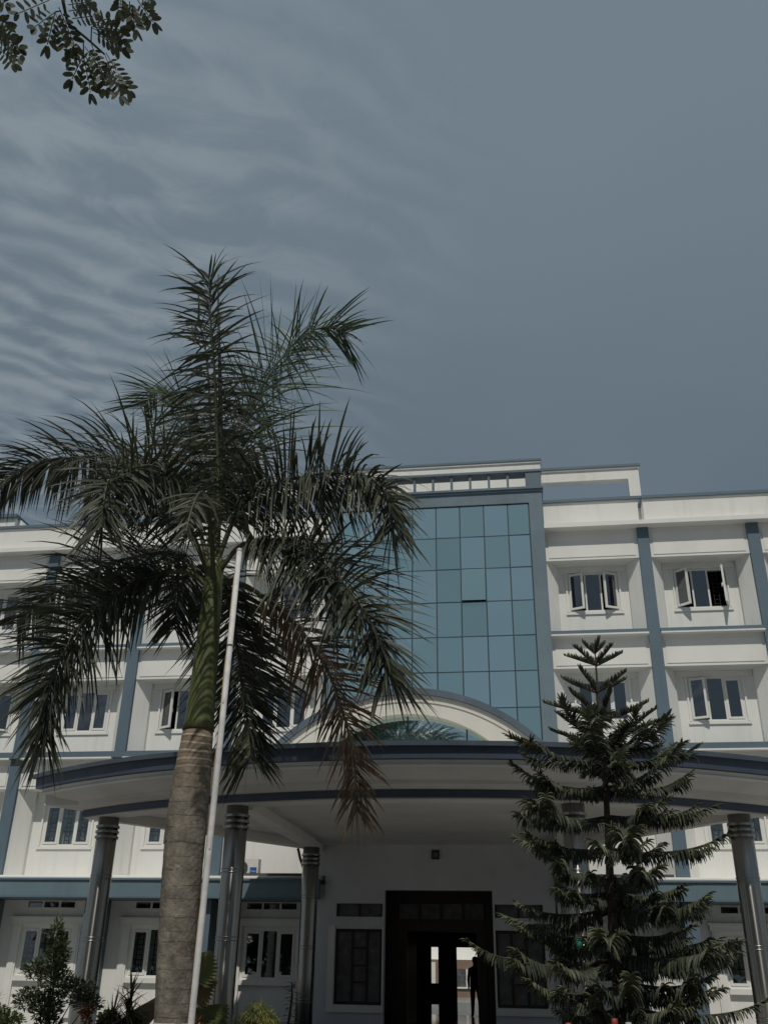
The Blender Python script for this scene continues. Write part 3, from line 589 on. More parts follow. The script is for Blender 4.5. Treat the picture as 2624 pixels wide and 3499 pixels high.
for f in (lambda p: p, lambda p: (mir(p[0]), p[1])):
    MB().prism_z([f(p) for p in ((-9.25, 19.75), (-8.90, 19.95), (-5.35, 25.05), (-5.35, 25.95), (-5.72, 25.95), (-5.72, 25.15))], 4.402, 4.598).build('side_beam', 'greylight', PORCH)
    MB().prism_z([f(p) for p in ((-5.62, 18.6), (-5.28, 18.6), (-5.28, 24.7), (-5.62, 24.7))], 4.404, 4.597).build('cross_beam', 'greylight', PORCH)
def arch_ring(r0, r1, y0, y1, cz=2.98, zb=5.216, n=56):
    m = MB(); P = []
    for r in (r0, r1):
        h = math.acos((zb - cz) / r); P.append([(XC + r * math.sin(-h + 2 * h * i / n), cz + r * math.cos(-h + 2 * h * i / n)) for i in range(n + 1)])
    for i in range(n):
        q = [P[0][i], P[0][i + 1], P[1][i + 1], P[1][i]]; b0 = len(m.v)
        m.v += [(x, y0, z) for x, z in q] + [(x, y1, z) for x, z in q]
        m.f += [(b0 + 3, b0 + 2, b0 + 1, b0), (b0 + 4, b0 + 5, b0 + 6, b0 + 7), (b0, b0 + 1, b0 + 5, b0 + 4), (b0 + 2, b0 + 3, b0 + 7, b0 + 6)]
    return m
arch_ring(3.60, 3.745, 18.85, 19.6).build('arch', 'cream', PORCH)
arch_ring(3.747, 3.875, 18.78, 19.7).build('arch_rim', 'capblue', PORCH)
def zin(x): return 3.59 + math.sqrt(max(2.74 ** 2 - (x - XC) ** 2, 0))
def zout(x): return 2.98 + math.sqrt(max(3.598 ** 2 - (x - XC) ** 2, 0))
hx = math.sqrt(2.74 ** 2 - (5.216 - 3.59) ** 2); hx2 = math.sqrt(3.598 ** 2 - (5.216 - 2.98) ** 2)
top = [(XC - hx2 + 2 * hx2 * i / 40, zout(XC - hx2 + 2 * hx2 * i / 40)) for i in range(41)]; bot = [(XC - hx + 2 * hx * i / 40, zin(XC - hx + 2 * hx * i / 40)) for i in range(41)]
m = MB()
for i in range(40): m.prism_y([bot[i], bot[i + 1], top[i + 1], top[i]], 18.872, 19.5)
m.build('arch_face', 'cream', PORCH)
# glazed panel inside the arch
mull = [XC - hx, XC - 1.22, XC, XC + 1.22, XC + hx]
m = MB()
for x in mull[1:4]: m.box(x - .012, x + .012, 19.10, 19.2, 5.216, zin(x) + .03)
m.prism_y([(x, 5.216) for x in (XC - hx, XC + hx)] + [(x, z + .02) for x, z in reversed(bot)], 19.22, 19.3)
AF = m.build('arch_glazing', 'mullion', PORCH)
for i in range(4):
    x0, x1 = mull[i] + .013, mull[i + 1] - .013; xs = [x0 + (x1 - x0) * q / 12 for q in range(13)]
    MB().prism_y([(x0, 5.218), (x1, 5.218)] + [(x, zin(x) + .03) for x in reversed(xs)], 19.15, 19.16).build('pane', 'teal%d' % (i % 3), AF)
# steel pillars
def pillar(x, y):
    p = MB().tube([(x, y, 0), (x, y, 1.5), (x, y, 3.0), (x, y, 4.40)], .213, 40).build('pillar', 'steel', PORCH, True)
    for z in (3.98, 4.085, 4.19):
        MB().tube([(x, y, z - .003), (x, y, z), (x, y, z + .045), (x, y, z + .048)], [.20, .245, .245, .20], 40).build('capital_ring', 'steel', p, False)
    for z in (3.22, 2.055, .89):
        for dz in (-.03, .03):
            MB().tube([(x, y, z + dz - .012), (x, y, z + dz - .006), (x, y, z + dz + .006), (x, y, z + dz + .012)], [.205, .221, .221, .205], 40).build('joint_band', 'steeldark', p, True)
    return p
for x, y in ((-8.68, 19.58), (-5.45, 18.15), (-5.42, 24.9)):
    pillar(x, y); pillar(mir(x), y)
MB().tube([(-5.85, 25.2, 4.42), (-5.78, 25.25, 4.15), (-5.66, 25.3, 3.85), (-5.62, 25.35, 3.3), (-5.62, 25.35, .0)], .035, 8).build('drain_pipe', 'wood', PORCH)

# ------------------------------------------------------------------ royal palm
PALM = thing('royal_palm', 'tall royal palm with ringed grey trunk and green crownshaft before the porch', 'palm tree', (-4.03, 11.5, 0))
tp = even([(-4.0, 11.5, 0), (-4.011, 11.5, 1.04), (-4.044, 11.5, 1.6), (-4.072, 11.5, 2.39), (-4.087, 11.5, 3.22), (-4.078, 11.5, 3.75), (-4.061, 11.5, 4.33)], 40)[0]
def trad(z): 
    K = [(0, .225), (1, .207), (1.8, .218), (2.6, .240), (3.2, .250), (3.7, .238), (4.05, .212), (4.35, .190)]
    for (a, ra), (b_, rb) in zip(K, K[1:]):
        if z <= b_: return ra + (rb - ra) * (z - a) / (b_ - a)
    return K[-1][1]
MB().tube(tp, [trad(p.z) * (1 + .012 * math.sin(p.z * 27)) for p in tp], 32).build('trunk', 'trunk', PALM, True)
cp = even([(-4.061, 11.5, 4.32), (-4.056, 11.5, 5.08), (-4.058, 11.5, 5.56), (-4.06, 11.5, 6.1), (-4.06, 11.5, 6.7)], 20)[0]
MB().tube(cp, [.196 - .076 * (i / 20) ** .8 + (.012 if i == 0 else 0) for i in range(21)], 28).build('crownshaft', 'shaft', PALM, True)
FR = [
 ('frond', [(-4.05,11.50,6.56),(-4.09,11.40,7.64),(-4.16,11.25,8.66),(-4.20,11.00,9.49),(-4.25,10.70,10.30),(-4.30,10.55,11.0)], .88, .78),
 ('frondbright', [(-4.09,11.50,6.51),(-4.17,11.85,8.17),(-4.04,12.10,9.29),(-3.87,12.30,10.10),(-3.64,12.50,10.81),(-3.26,12.65,11.42),(-2.91,12.70,11.53),(-2.60,12.70,11.38)], 1.1, 1.05),
 ('frondbright', [(-4.13,11.50,6.51),(-4.44,11.90,8.16),(-4.85,12.30,9.31),(-5.26,12.60,10.03),(-5.68,12.85,10.49),(-6.02,13.00,10.62),(-6.25,13.10,10.45)], .82, .95),
 ('frond', [(-4.12,11.50,6.51),(-4.58,11.60,7.71),(-5.07,11.65,8.24),(-5.48,11.70,8.47),(-6.07,11.75,8.64),(-6.82,11.80,8.68),(-7.39,11.80,8.59),(-7.76,11.75,8.25),(-7.91,11.70,7.96)], .90, 1.4),
 ('frond', [(-4.13,11.50,6.47),(-4.55,11.00,7.46),(-4.73,10.70,7.64),(-4.88,10.45,7.65),(-5.00,10.10,7.37),(-5.02,9.85,7.05),(-4.94,9.70,6.66),(-4.89,9.65,6.39)], .86, 1.6),
 ('frond', [(-4.14,11.50,6.36),(-4.74,11.80,6.95),(-5.32,12.05,7.08),(-6.08,12.30,7.06),(-6.71,12.50,6.87),(-7.23,12.60,6.57),(-7.54,12.65,6.29)], .84, 1.1),
 ('frond', [(-4.11,11.50,6.28),(-4.48,11.40,6.52),(-4.99,11.20,6.32),(-5.31,11.00,6.02),(-5.48,10.88,5.71),(-5.60,10.75,5.37),(-5.67,10.65,5.06),(-5.71,10.60,4.72),(-5.71,10.58,4.36),(-5.67,10.60,3.98)], .92, 1.9),
 ('frond', [(-4.07,11.50,6.55),(-3.75,11.40,7.44),(-3.22,11.25,7.72),(-2.58,11.10,7.76),(-1.98,10.90,7.62),(-1.68,10.80,7.41),(-1.51,10.72,7.11),(-1.47,10.70,6.86),(-1.48,10.70,6.65)], .86, 1.6),
 ('frond', [(-4.04,11.50,6.43),(-3.69,11.35,6.83),(-3.24,11.20,6.83),(-2.86,11.05,6.70),(-2.44,10.90,6.39),(-2.16,10.80,6.06),(-1.86,10.70,5.67),(-1.67,10.65,5.31),(-1.54,10.60,4.97),(-1.47,10.60,4.71)], .94, 1.8),
 ('fronddry', [(-4.02,11.50,6.36),(-3.72,11.75,6.42),(-3.34,12.00,6.21),(-3.03,12.15,5.94),(-2.77,12.30,5.63),(-2.57,12.40,5.31),(-2.40,12.45,4.86),(-2.28,12.50,4.48),(-2.18,12.50,4.00),(-2.14,12.50,3.45)], .74, 1.15),
 ('frond', [(-4.03,11.55,6.43),(-4.13,12.10,6.68),(-4.13,12.50,6.35),(-4.02,12.70,5.80),(-3.90,12.75,5.17),(-3.76,12.75,4.56),(-3.70,12.70,4.21)], .84, 1.7),
 ('frond', [(-4.13,11.55,6.37),(-4.48,12.10,6.88),(-4.84,12.60,6.98),(-5.07,12.90,6.87),(-5.15,13.00,6.57),(-5.14,13.00,6.24)], .76, 1.2),
 ('frond', [(-4.08,11.50,6.56),(-4.25,11.55,7.97),(-4.40,11.60,9.00),(-4.52,11.55,9.90),(-4.62,11.40,10.55),(-4.68,11.20,10.66),(-4.68,11.0,10.35)], .74, .36),
 ('frond', [(-4.03,11.42,6.35),(-3.98,10.9,6.95),(-3.9,10.4,7.12),(-3.82,9.95,6.95),(-3.76,9.6,6.55),(-3.74,9.45,6.15)], .42, .42),  # extra frond towards the viewer, added to throw shadows on the trunk
]
def frond(mname, pts, ll, dens, seed):
    upright = Vector(pts[-1]).z - Vector(pts[0]).z > 3.0; rn = random.Random(seed); Q, L = even(pts, 60)
    m = MB(); m.tube(Q, [.034 * (1 - i / 60) ** .8 + .005 for i in range(61)], 6)
    fo = m.build('frond', 'rachis', PALM, True)
    ax = Vector(pts[-1]) - Vector(pts[0]); hv = Vector((ax.x, ax.y, 0))
    if hv.length < .9 and ax.z > 1: B = Vector((1, .1, 0))            # upright frond: leaflets spread across the view
    else: B = hv.cross(Vector((0, 0, 1)))
    B.normalize(); m = MB(); n = int(150 * dens * L / 3.6); t0 = .17
    for side in (-1, 1):
        for k in range(n):
            t = t0 + (1 - t0) * (k + rn.random() * .8) / n; f = t * 60; i = min(int(f), 59)
            p = Q[i].lerp(Q[i + 1], f - i); T = (Q[min(i + 1, 60)] - Q[max(i - 1, 0)]).normalized()
            b2 = (B - T * B.dot(T)).normalized(); N = b2.cross(T)
            if N.z < 0 and abs(T.z) < .75: N = -N
            rank = rn.choice((-34, -8, 16, 46)) + rn.uniform(-14, 14)       # leaflets leave the rachis in several planes
            prof = math.sin(math.pi * min(1, (t * .80 + .20))) ** .55 if t > .6 else 1.0
            prof = min(prof, .55 + (t - t0) * 2.2); prof = max(prof, .58)
            fwd = .40 + .50 * max(0, t - .6) / .4 + (-.25 + 1.0 * max(0, t - .72) / .28 + rn.uniform(-.3, .4) if upright and mname == 'frond' else 0)
            d = (b2 * side * math.cos(R(rank)) + N * math.sin(R(rank))) + T * (fwd + rn.uniform(-.10, .12))
            ln = 1.42 * ll * prof * (rn.uniform(.5, 1.35) if upright else rn.uniform(.70, 1.14)); sv = T.cross(d) if rn.random() < .5 else T
            sv = (T + N * rn.uniform(-.6, .6))
            dr = rn.uniform(.6, 1.5) * (1.0 if mname != 'frondbright' else .6) * (.95 if upright else 1) * (.45 if T.z < -.55 else 1) * (1.5 if rank < 0 and not upright else 1)
            m.strip(p, d, sv, ln, rn.uniform(.024, .041), dr, 5, (.5, .9, 1, .85, .55, .04))
    m.build('leaflets', mname, fo, kind='stuff')
for i, (mn, pts, ll, dn) in enumerate(FR): frond(mn, pts, ll, dn, 100 + i)
# unopened spear leaf
m = MB().tube(even([(-4.06, 11.5, 6.6), (-4.12, 11.42, 8.2), (-4.22, 11.3, 9.6), (-4.33, 11.15, 10.9), (-4.37, 11.1, 11.5)], 24)[0], [.05 * (1 - i / 25) + .008 for i in range(25)], 8); m.build('spear_leaf', 'frond', PALM, True)

# ------------------------------------------------------------------ flag pole
POLE = thing('flag_pole', 'slim white flag pole with a yellowed rope standing before the palm trunk', 'flag pole', (-2.97, 9, 0))
MB().tube([(-2.97, 9, 0), (-2.965, 9, 1.16), (-2.94, 9, 3.4), (-2.921, 9, 5.70)], [.0295, .0295, .029, .028], 18).build('shaft', 'pole', POLE, True)
MB().tube([(-2.921, 9, 5.69), (-2.921, 9, 5.705), (-2.921, 9, 5.72)], [.0315, .0315, .02], 18).build('cap', 'pole', POLE)
rp = [(-2.998 + .049 * q + .002 * math.sin(q * 40), 8.990 + .002 * math.sin(q * 31), .3 + 5.3 * q) for q in [i / 60 for i in range(61)]]
MB().tube(rp, .0055, 5).build('rope', 'rope', POLE)
MB().tube([(-2.93 + .034 * math.cos(a), 9 + .034 * math.sin(a), 4.62 + .004 * math.sin(a)) for a in [i * math.pi / 8 for i in range(17)]], .006, 5).build('rope_loop', 'rope', POLE)
for z in (4.0, 2.6): MB().box(-2.946, -2.930, 8.965, 8.972, z, z + .03).build('cleat', 'pole', POLE)

# ------------------------------------------------------------------ norfolk pine
PINE = thing('norfolk_pine', 'young norfolk pine with tiered dark green branches in front of the porch', 'pine tree', (1.0, 12, 0))
def tx(z): return .95 + .12 * z / 5.5 + .012 * math.sin(z * 2.1)
tpz = [0, .6, 1.2, 1.8, 2.4, 3, 3.6, 4.2, 4.8, 5.2, 5.45]
MB().tube([(tx(z), 12, z) for z in tpz], [.085 - .0142 * z for z in tpz], 12).build('trunk', 'bark', PINE, True)
def pine_branch(z, az, L, rise, tipup, upr, seed, dense=1.0, child=True):
    """upr 1 = branchlets stand up (young top), 0 = branchlets hang as a fringe"""
    rn = random.Random(seed); c, s = math.cos(az), math.sin(az); P = []
    for i in range(7):
        q = i / 6; r = L * q; h = rise * L * q - .05 * L * math.sin(math.pi * q) * (1 - upr) + tipup * L * q ** 3
        P.append((tx(z) + c * r + rn.uniform(-.015, .015) * L, 12 + s * r + rn.uniform(-.015, .015) * L, z + h))
    Q, LL = even(P, 30)
    br = MB().tube(Q, [.016 * (.4 + .6 * L) * (1 - i / 31) + .004 for i in range(31)], 5).build('branch', 'bark', PINE, True)
    m = MB(); mt_ = MB(); lines_ = [(Q, Vector((-s, c, 0)), .10)]
    if L > .9:                                                        # side shoots that fork off the branch
        for j in range(rn.randint(1, 3)):
            t_ = rn.uniform(.30, .78); p_ = Q[int(t_ * 30)]; a_ = az + rn.choice((-1, 1)) * rn.uniform(.45, .85); l_s = L * rn.uniform(.18, .34); e_ = rn.uniform(-.05, .22)
            q_ = [p_ + Vector((math.cos(a_) * l_s * k_ / 4, math.sin(a_) * l_s * k_ / 4, e_ * l_s * (k_ / 4) + .12 * l_s * (k_ / 4) ** 3)) for k_ in range(5)]
            lines_.append((even(q_, 30)[0], Vector((-math.sin(a_), math.cos(a_), 0)), .02))
    for Q, side0, t_first in lines_:
      LL = sum((Q[i + 1] - Q[i]).length for i in range(30)); n = int(LL / .012 * dense)
      for k in range(n):
          t = t_first + (1 - t_first) * (k + rn.random()) / n; f = t * 30; i = min(int(f), 29); p = Q[i].lerp(Q[i + 1], f - i); T = (Q[i + 1] - Q[i]).normalized()
          sg = 1 if k % 2 else -1
          ln = (.115 + .06 * min(L, 1.6)) * (.55 + .45 * math.sin(math.pi * min(t * .9 + .1, 1))) * rn.uniform(.75, 1.2)
          if upr > .5: ln *= .62
          tipk = max(0, (t - .72) / .28)
          up = upr * .95 + (1 - upr) * (.48 + .35 * tipk) + rn.uniform(-.2, .2)
          d = (side0 * sg * rn.uniform(.55, 1.0) + Vector((0, 0, 1)) * up + T * (.35 + .5 * tipk)).normalized()
          sag = (1 - upr) * (1.75 - 1.2 * tipk) + rn.uniform(-.2, .2) - upr * .55
          pts = [p]; cur = d
          for q in range(4):
              cur = (cur + Vector((0, 0, -sag * .42))).normalized(); pts.append(pts[-1] + cur * ln / 4)
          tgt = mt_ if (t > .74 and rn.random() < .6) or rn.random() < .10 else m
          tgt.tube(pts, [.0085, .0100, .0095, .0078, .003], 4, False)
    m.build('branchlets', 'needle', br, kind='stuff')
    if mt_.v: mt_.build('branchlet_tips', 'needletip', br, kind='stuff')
# whorls: height, number, length, rise, tip lift, uprightness, azimuth offset
WH = [(5.36, 4, .17, .75, .2, 1.0, .3), (5.20, 5, .40, .46, .05, 1.0, .05), (4.85, 5, .47, .38, .05, 1.0, .6), (4.49, 5, .66, .36, .05, .95, .12),
      (4.18, 6, .72, .36, .08, .75, .5), (4.05, 5, .85, .42, .12, .5, 2.6), (3.93, 7, 1.48, .12, .08, .30, .02), (3.66, 7, 1.42, .06, .08, .15, .10), (3.28, 6, 1.50, .02, .04, .0, .02),
      (2.94, 6, 1.50, .02, .06, .0, .60), (2.64, 5, 1.58, .0, .06, .0, .05), (2.44, 4, 1.2, -.06, .06, .0, .9), (2.24, 6, 1.62, -.02, .07, .0, .12), (2.00, 5, 1.52, -.05, .06, .0, .6),
      (1.76, 6, 1.58, -.04, .07, .0, .05), (1.50, 6, 1.58, -.08, .08, .0, .4), (1.26, 6, 1.6, -.08, .08, .0, .1), (.9, 6, 1.7, -.1, .1, 0, .5)]
sdn = 500
for z, n, L, rise, tip, upr, off in WH:
    for k in range(n):
        sdn += 1; rn = random.Random(sdn)
        if L > .9 and rn.random() < .10: continue                     # a lost branch here and there
        pine_branch(z + rn.uniform(-.04, .04) * min(1, L), off + 2 * math.pi * k / n + rn.uniform(-.26, .26), L * (rn.uniform(.66, 1.10) if L > .8 else rn.uniform(.88, 1.08)), rise + rn.uniform(-.07, .07), tip + rn.uniform(-.05, .08), upr, sdn)
# little cups hung in the pine on strings
def cup(x, y, z, m, label):
    c = thing('hanging_cup', label, 'cup', (x, y, z), 'cups hung in the pine')
    MB().tube([(x, y, z + .085), (x, y, z + .084), (x, y, z)], [.026, .028, .037], 14).build('cup_body', m, c, True); MB().tube([(x, y, z + .085), (x + .01, y + .03, z + .4)], .0011, 4).build('string', 'bark', c)
cup(.53, 10.8, 1.83, 'cupgreen', 'small green cup hanging upside down in the lower pine branches')
cup(.80, 10.5, 1.12, 'cupred', 'small red cup hanging low beside the pine trunk')
cup(.93, 10.5, 1.09, 'cupgrey', 'small pale grey cup hanging low in the pine right of the red cup')
cup(.36, 10.6, 1.07, 'cupred', 'small red cup hanging low in the pine left of the green cup')

# ------------------------------------------------------------------ garden plants
def leafcloud(m, c, r, n, ln, w, rn, up=.35, droop=.5):
    for _ in range(n):
        v = Vector((rn.gauss(0, 1), rn.gauss(0, 1), rn.gauss(0, 1))).normalized() * (rn.random() ** .45)
        p = Vector((c[0] + v.x * r[0], c[1] + v.y * r[1], c[2] + v.z * r[2]))
        d = Vector((v.x + rn.uniform(-.6, .6), v.y + rn.uniform(-.6, .6), v.z * .6 + up + rn.uniform(-.4, .4)))
        m.strip(p, d, Vector((rn.uniform(-1, 1), rn.uniform(-1, 1), rn.uniform(-.4, .4))), ln * rn.uniform(.7, 1.25), w * rn.uniform(.8, 1.2), droop, 3, (.25, 1, .8, .05))
def shrub(name, label, cat, base, lobes, leafmat, n, ln, w, seed, up=.35, droop=.5, stems=5):
    rn = random.Random(seed); t = thing(name, label, cat, base); bv = Vector(base)
    s = MB()
    for i in range(stems):
        c = lobes[i % len(lobes)]; tip = Vector(c[0]); mid = bv.lerp(tip, .5) + Vector((rn.uniform(-.06, .06), rn.uniform(-.06, .06), .05))
        s.tube(even([bv + Vector((rn.uniform(-.06, .06), rn.uniform(-.06, .06), 0)), mid, tip], 8)[0], [.018 - .0015 * q for q in range(9)], 5)
    s.build('stem', 'bark', t, True)
    m = MB(); tot = sum(c[1][0] * c[1][2] for c in lobes)
    for c, r in lobes: leafcloud(m, c, r, int(n * r[0] * r[2] / tot), ln, w, rn, up, droop)
    m.build('foliage', leafmat, t, kind='stuff'); return t
Y1 = 17.0
shrub('columnar_shrub', 'dark green upright shrub with pointed leaves before the left porch pillar', 'shrub', (-8.12, Y1, 0),
      [((-8.21, Y1, 2.0), (.10, .10, .36)), ((-8.12, Y1, 1.72), (.20, .18, .30)), ((-8.48, Y1, 1.50), (.24, .18, .15)), ((-8.10, Y1, 1.32), (.30, .22, .26)), ((-8.55, Y1, 1.04), (.24, .2, .17)),
       ((-8.20, Y1, .96), (.30, .22, .22)), ((-7.66, Y1, 1.18), (.30, .22, .20)), ((-7.45, Y1, 1.0), (.26, .2, .14)), ((-8.10, Y1, .55), (.24, .2, .42))], 'leaf', 5200, .085, .028, 11, .45, .4, 9)
shrub('green_bush', 'pale green leafy bush at the lower left edge', 'bush', (-8.95, 16.4, 0), [((-8.85, 16.4, .80), (.30, .3, .18)), ((-8.48, 16.3, .74), (.26, .25, .13)), ((-8.9, 16.4, .5), (.4, .3, .3))], 'leaflight', 2600, .075, .03, 12)
shrub('croton_bush', 'small red leaved croton beside the left porch pillar', 'bush', (-7.35, 16.8, 0), [((-7.35, 16.8, .82), (.09, .09, .16)), ((-7.35, 16.8, .5), (.12, .12, .2))], 'leafred', 260, .09, .035, 13, .8)
shrub('low_green_plant', 'low round leaved green plant under the spiky dracaena', 'plant', (-5.80, 14.1, 0), [((-5.83, 14.1, .90), (.15, .13, .11)), ((-5.50, 14.1, .86), (.11, .11, .11))], 'leaflight', 700, .07, .05, 14)
shrub('golden_bush', 'bright yellow green thread leaved bush under the entrance window', 'bush', (-3.72, 14.0, 0), [((-3.70, 14, 1.04), (.17, .15, .13)), ((-3.86, 14, .89), (.14, .13, .12)), ((-3.55, 14, .94), (.14, .13, .13)), ((-3.72, 14, .73), (.24, .18, .17))], 'leafyellow', 3800, .105, .009, 15, .5, 1.8)
shrub('dark_red_plant', 'dark red leaved plant under the fan palm', 'plant', (-4.46, 13.8, 0), [((-4.50, 13.8, .82), (.15, .13, .13)), ((-4.31, 13.8, .72), (.11, .11, .13))], 'leafred', 260, .08, .03, 16)
# broad leaved plant on a tall stem
rn = random.Random(21); BP = thing('stemmed_plant', 'dark broad leaved plant on a thin stem beside the rear pillar', 'plant', (-4.62, 20.0, 0))
MB().tube([(-4.66, 20, 0), (-4.65, 20, .6), (-4.60, 20, 1.1), (-4.62, 20, 1.35)], [.03, .025, .02, .01], 7).build('stem', 'bark', BP, True)
m = MB()
for k in range(34):
    z = .55 + .78 * k / 33; a = k * 2.4; d = Vector((math.cos(a), math.sin(a), .45)); m.strip((-4.63, 20, z), d, Vector((-d.y, d.x, .2)), rn.uniform(.16, .24), .075, .9, 4, (.25, .9, 1, .6, .05))
m.build('foliage', 'leaf', BP, kind='stuff')
# dracaenas
def dracaena(base, heads, label, n, ln, seed, m_='spiky'):
    rn = random.Random(seed); t = thing('spiky_dracaena', label, 'plant', base); s = MB(); m = MB(); bv = Vector(base)
    for h in heads:
        h = Vector(h); s.tube(even([bv, bv.lerp(h, .55) + Vector((.03, 0, 0)), h], 8)[0], [.022 - .0012 * q for q in range(9)], 6)
        for k in range(n):
            el = rn.uniform(-.5, 1.45); a = rn.uniform(0, 6.283); d = Vector((math.cos(a) * math.cos(el), math.sin(a) * math.cos(el), math.sin(el)))
            m.strip(h + Vector((0, 0, rn.uniform(-.28, .1))), d, Vector((-d.y, d.x, .1)), ln * rn.uniform(.75, 1.15), .024, .35, 4, (.7, 1, .8, .5, .04))
    s.build('stem', 'bark', t, True); m.build('foliage', m_, t, kind='stuff'); return t
dracaena((-5.66, 14.0, 0), [(-5.53, 14.0, 1.21), (-5.51, 14.0, 1.02), (-5.75, 14.0, .92)], 'spiky thin leaved dracaena left of the palm trunk', 70, .36, 31)
dracaena((-9.15, 16.9, 0), [(-9.12, 16.9, .95)], 'dark spiky plant at the far left edge above the pale bush', 60, .28, 32, 'leaf')
# ruffled fan palm
FP = thing('fan_palm', 'ruffled fan palm with pleated leaves, some browning, right behind the palm trunk', 'palm', (-4.72, 14.3, 0))
def fan_leaf(tip, dirn, nrm, rad, m_, spread=R(118), n=22, dr=.25, seed=0):
    rn = random.Random(seed); tip = Vector(tip); d = Vector(dirn).normalized(); nn = Vector(nrm); nn = (nn - d * nn.dot(d)).normalized(); sdv = nn.cross(d)
    m = MB(); rings = 4; b0 = 0
    for k in range(n * 2 + 1):
        a = -spread + 2 * spread * k / (n * 2); pl = .018 if k % 2 else -.018
        for q in range(rings + 1):
            rr = rad * (.04 + .96 * q / rings) * (1.0 if k % 2 == 0 or q < rings else .90) * (1 - .10 * (abs(a) / spread) ** 2)
            p = tip + (d * math.cos(a) + sdv * math.sin(a)) * rr + nn * (pl * (q / rings) * 1.4 + .03 * math.sin(a * 5 + seed) * q / rings) + Vector((0, 0, -dr * rad * (q / rings) ** 2))
            m.v.append(tuple(p))
    w = rings + 1
    for k in range(n * 2):
        for q in range(rings): m.f.append((k * w + q, (k + 1) * w + q, (k + 1) * w + q + 1, k * w + q + 1))
    lf = m.build('leaf', m_, FP)
    MB().tube(even([(-4.72, 14.3, .15), Vector((-4.72, 14.3, .15)).lerp(tip, .6) + Vector((0, 0, .12)), tip], 8)[0], .011, 5).build('petiole', 'rachis', lf)
fan_leaf((-4.77, 14.30, 1.43), (.62, -.1, .62), (-.4, -.75, .45), .50, 'fan', R(62), 18, .10, 1)
fan_leaf((-4.78, 14.35, 1.23), (.75, -.15, .35), (-.2, -.6, .75), .46, 'fandry', R(55), 16, .15, 2)
fan_leaf((-4.66, 14.39, 1.08), (.45, -.35, -.75), (.2, -.8, .55), .48, 'fan', R(85), 20, .05, 3)
fan_leaf((-4.77, 14.21, 0.95), (.15, -.45, -.85), (.1, -.85, .4), .50, 'leaf', R(85), 20, .05, 4)
fan_leaf((-4.56, 14.21, 0.89), (.65, -.3, -.5), (.1, -.7, .7), .42, 'fan', R(75), 18, .12, 5)
fan_leaf((-4.98, 14.11, 0.89), (.45, -.5, -.3), (-.1, -.6, .8), .36, 'fandry', R(75), 18, .15, 6)
fan_leaf((-5.10, 14.39, 1.08), (-.85, -.1, .1), (0, -.5, .85), .52, 'fandry', R(60), 18, .25, 7)
fan_leaf((-5.05, 14.39, 0.86), (-.8, -.2, -.15), (0, -.5, .85), .48, 'fan', R(60), 18, .3, 8)

# ------------------------------------------------------------------ overhanging tree at the top left
OT = thing('overhanging_tree', 'feathery leaved tree branch hanging into the top left corner', 'tree', (-2.6, .4, 0))
MB().tube(even([(-2.6, .4, 0), (-2.62, .45, 1.5), (-2.5, .5, 3), (-2.3, .6, 4.4), (-2.0, .8, 5.4)], 24)[0], [.13 - .003 * i for i in range(25)], 12).build('trunk', 'bark', OT, True)
MB().tube(even([(-2.35, .58, 4.1), (-1.95, .9, 4.75), (-1.5, 1.25, 4.85), (-1.28, 1.45, 4.55), (-1.215, 1.58, 4.2), (-1.205, 1.635, 4.072), (-1.187, 1.66, 4.065), (-1.152, 1.707, 4.049), (-1.123, 1.742, 4.038)], 40)[0], [.034 - .00078 * i for i in range(41)], 7).build('limb', 'bark', OT, True)
MB().tube(even([(-1.62, 1.15, 4.86), (-1.3, 1.35, 4.75), (-1.08, 1.55, 4.45), (-1.02, 1.65, 4.16)], 20)[0], [.012 - .0005 * i for i in range(21)], 6).build('twig', 'bark', OT, True)
MB().tube(even([(-1.75, 1.03, 4.82), (-1.6, 1.2, 4.5), (-1.47, 1.45, 4.2), (-1.40, 1.57, 4.05)], 20)[0], [.010 - .0004 * i for i in range(21)], 6).build('twig', 'bark', OT, True)
vd = Vector((-.36, .52, .77))
def pinna(p0, p1, n, ls, rn, holder):
    """one leaf stalk with paired oval leaflets growing larger towards the end"""
    p0, p1 = Vector(p0), Vector(p1); T = (p1 - p0).normalized(); S = T.cross(vd).normalized(); m = MB(); m.tube([p0, p0.lerp(p1, .5), p1], .0016, 4)
    for k in range(n):
        t = .18 + .82 * k / (n - 1); q = p0.lerp(p1, t); ln = ls * (.45 + .6 * t)
        for sg in (-1, 1):
            d = (S * sg * (.85 - .45 * (k == n - 1)) + T * (.55 + .9 * (k == n - 1)) + vd * rn.uniform(-.35, .35)).normalized()
            m.strip(q + d * .004, d, T.cross(d).cross(d) + vd * rn.uniform(-.3, .3), ln, ln * .46, .1, 5, (.55, .95, 1, 1, .82, .25))
    m.build('leaf', 'overleaf', holder)
rn = random.Random(44)
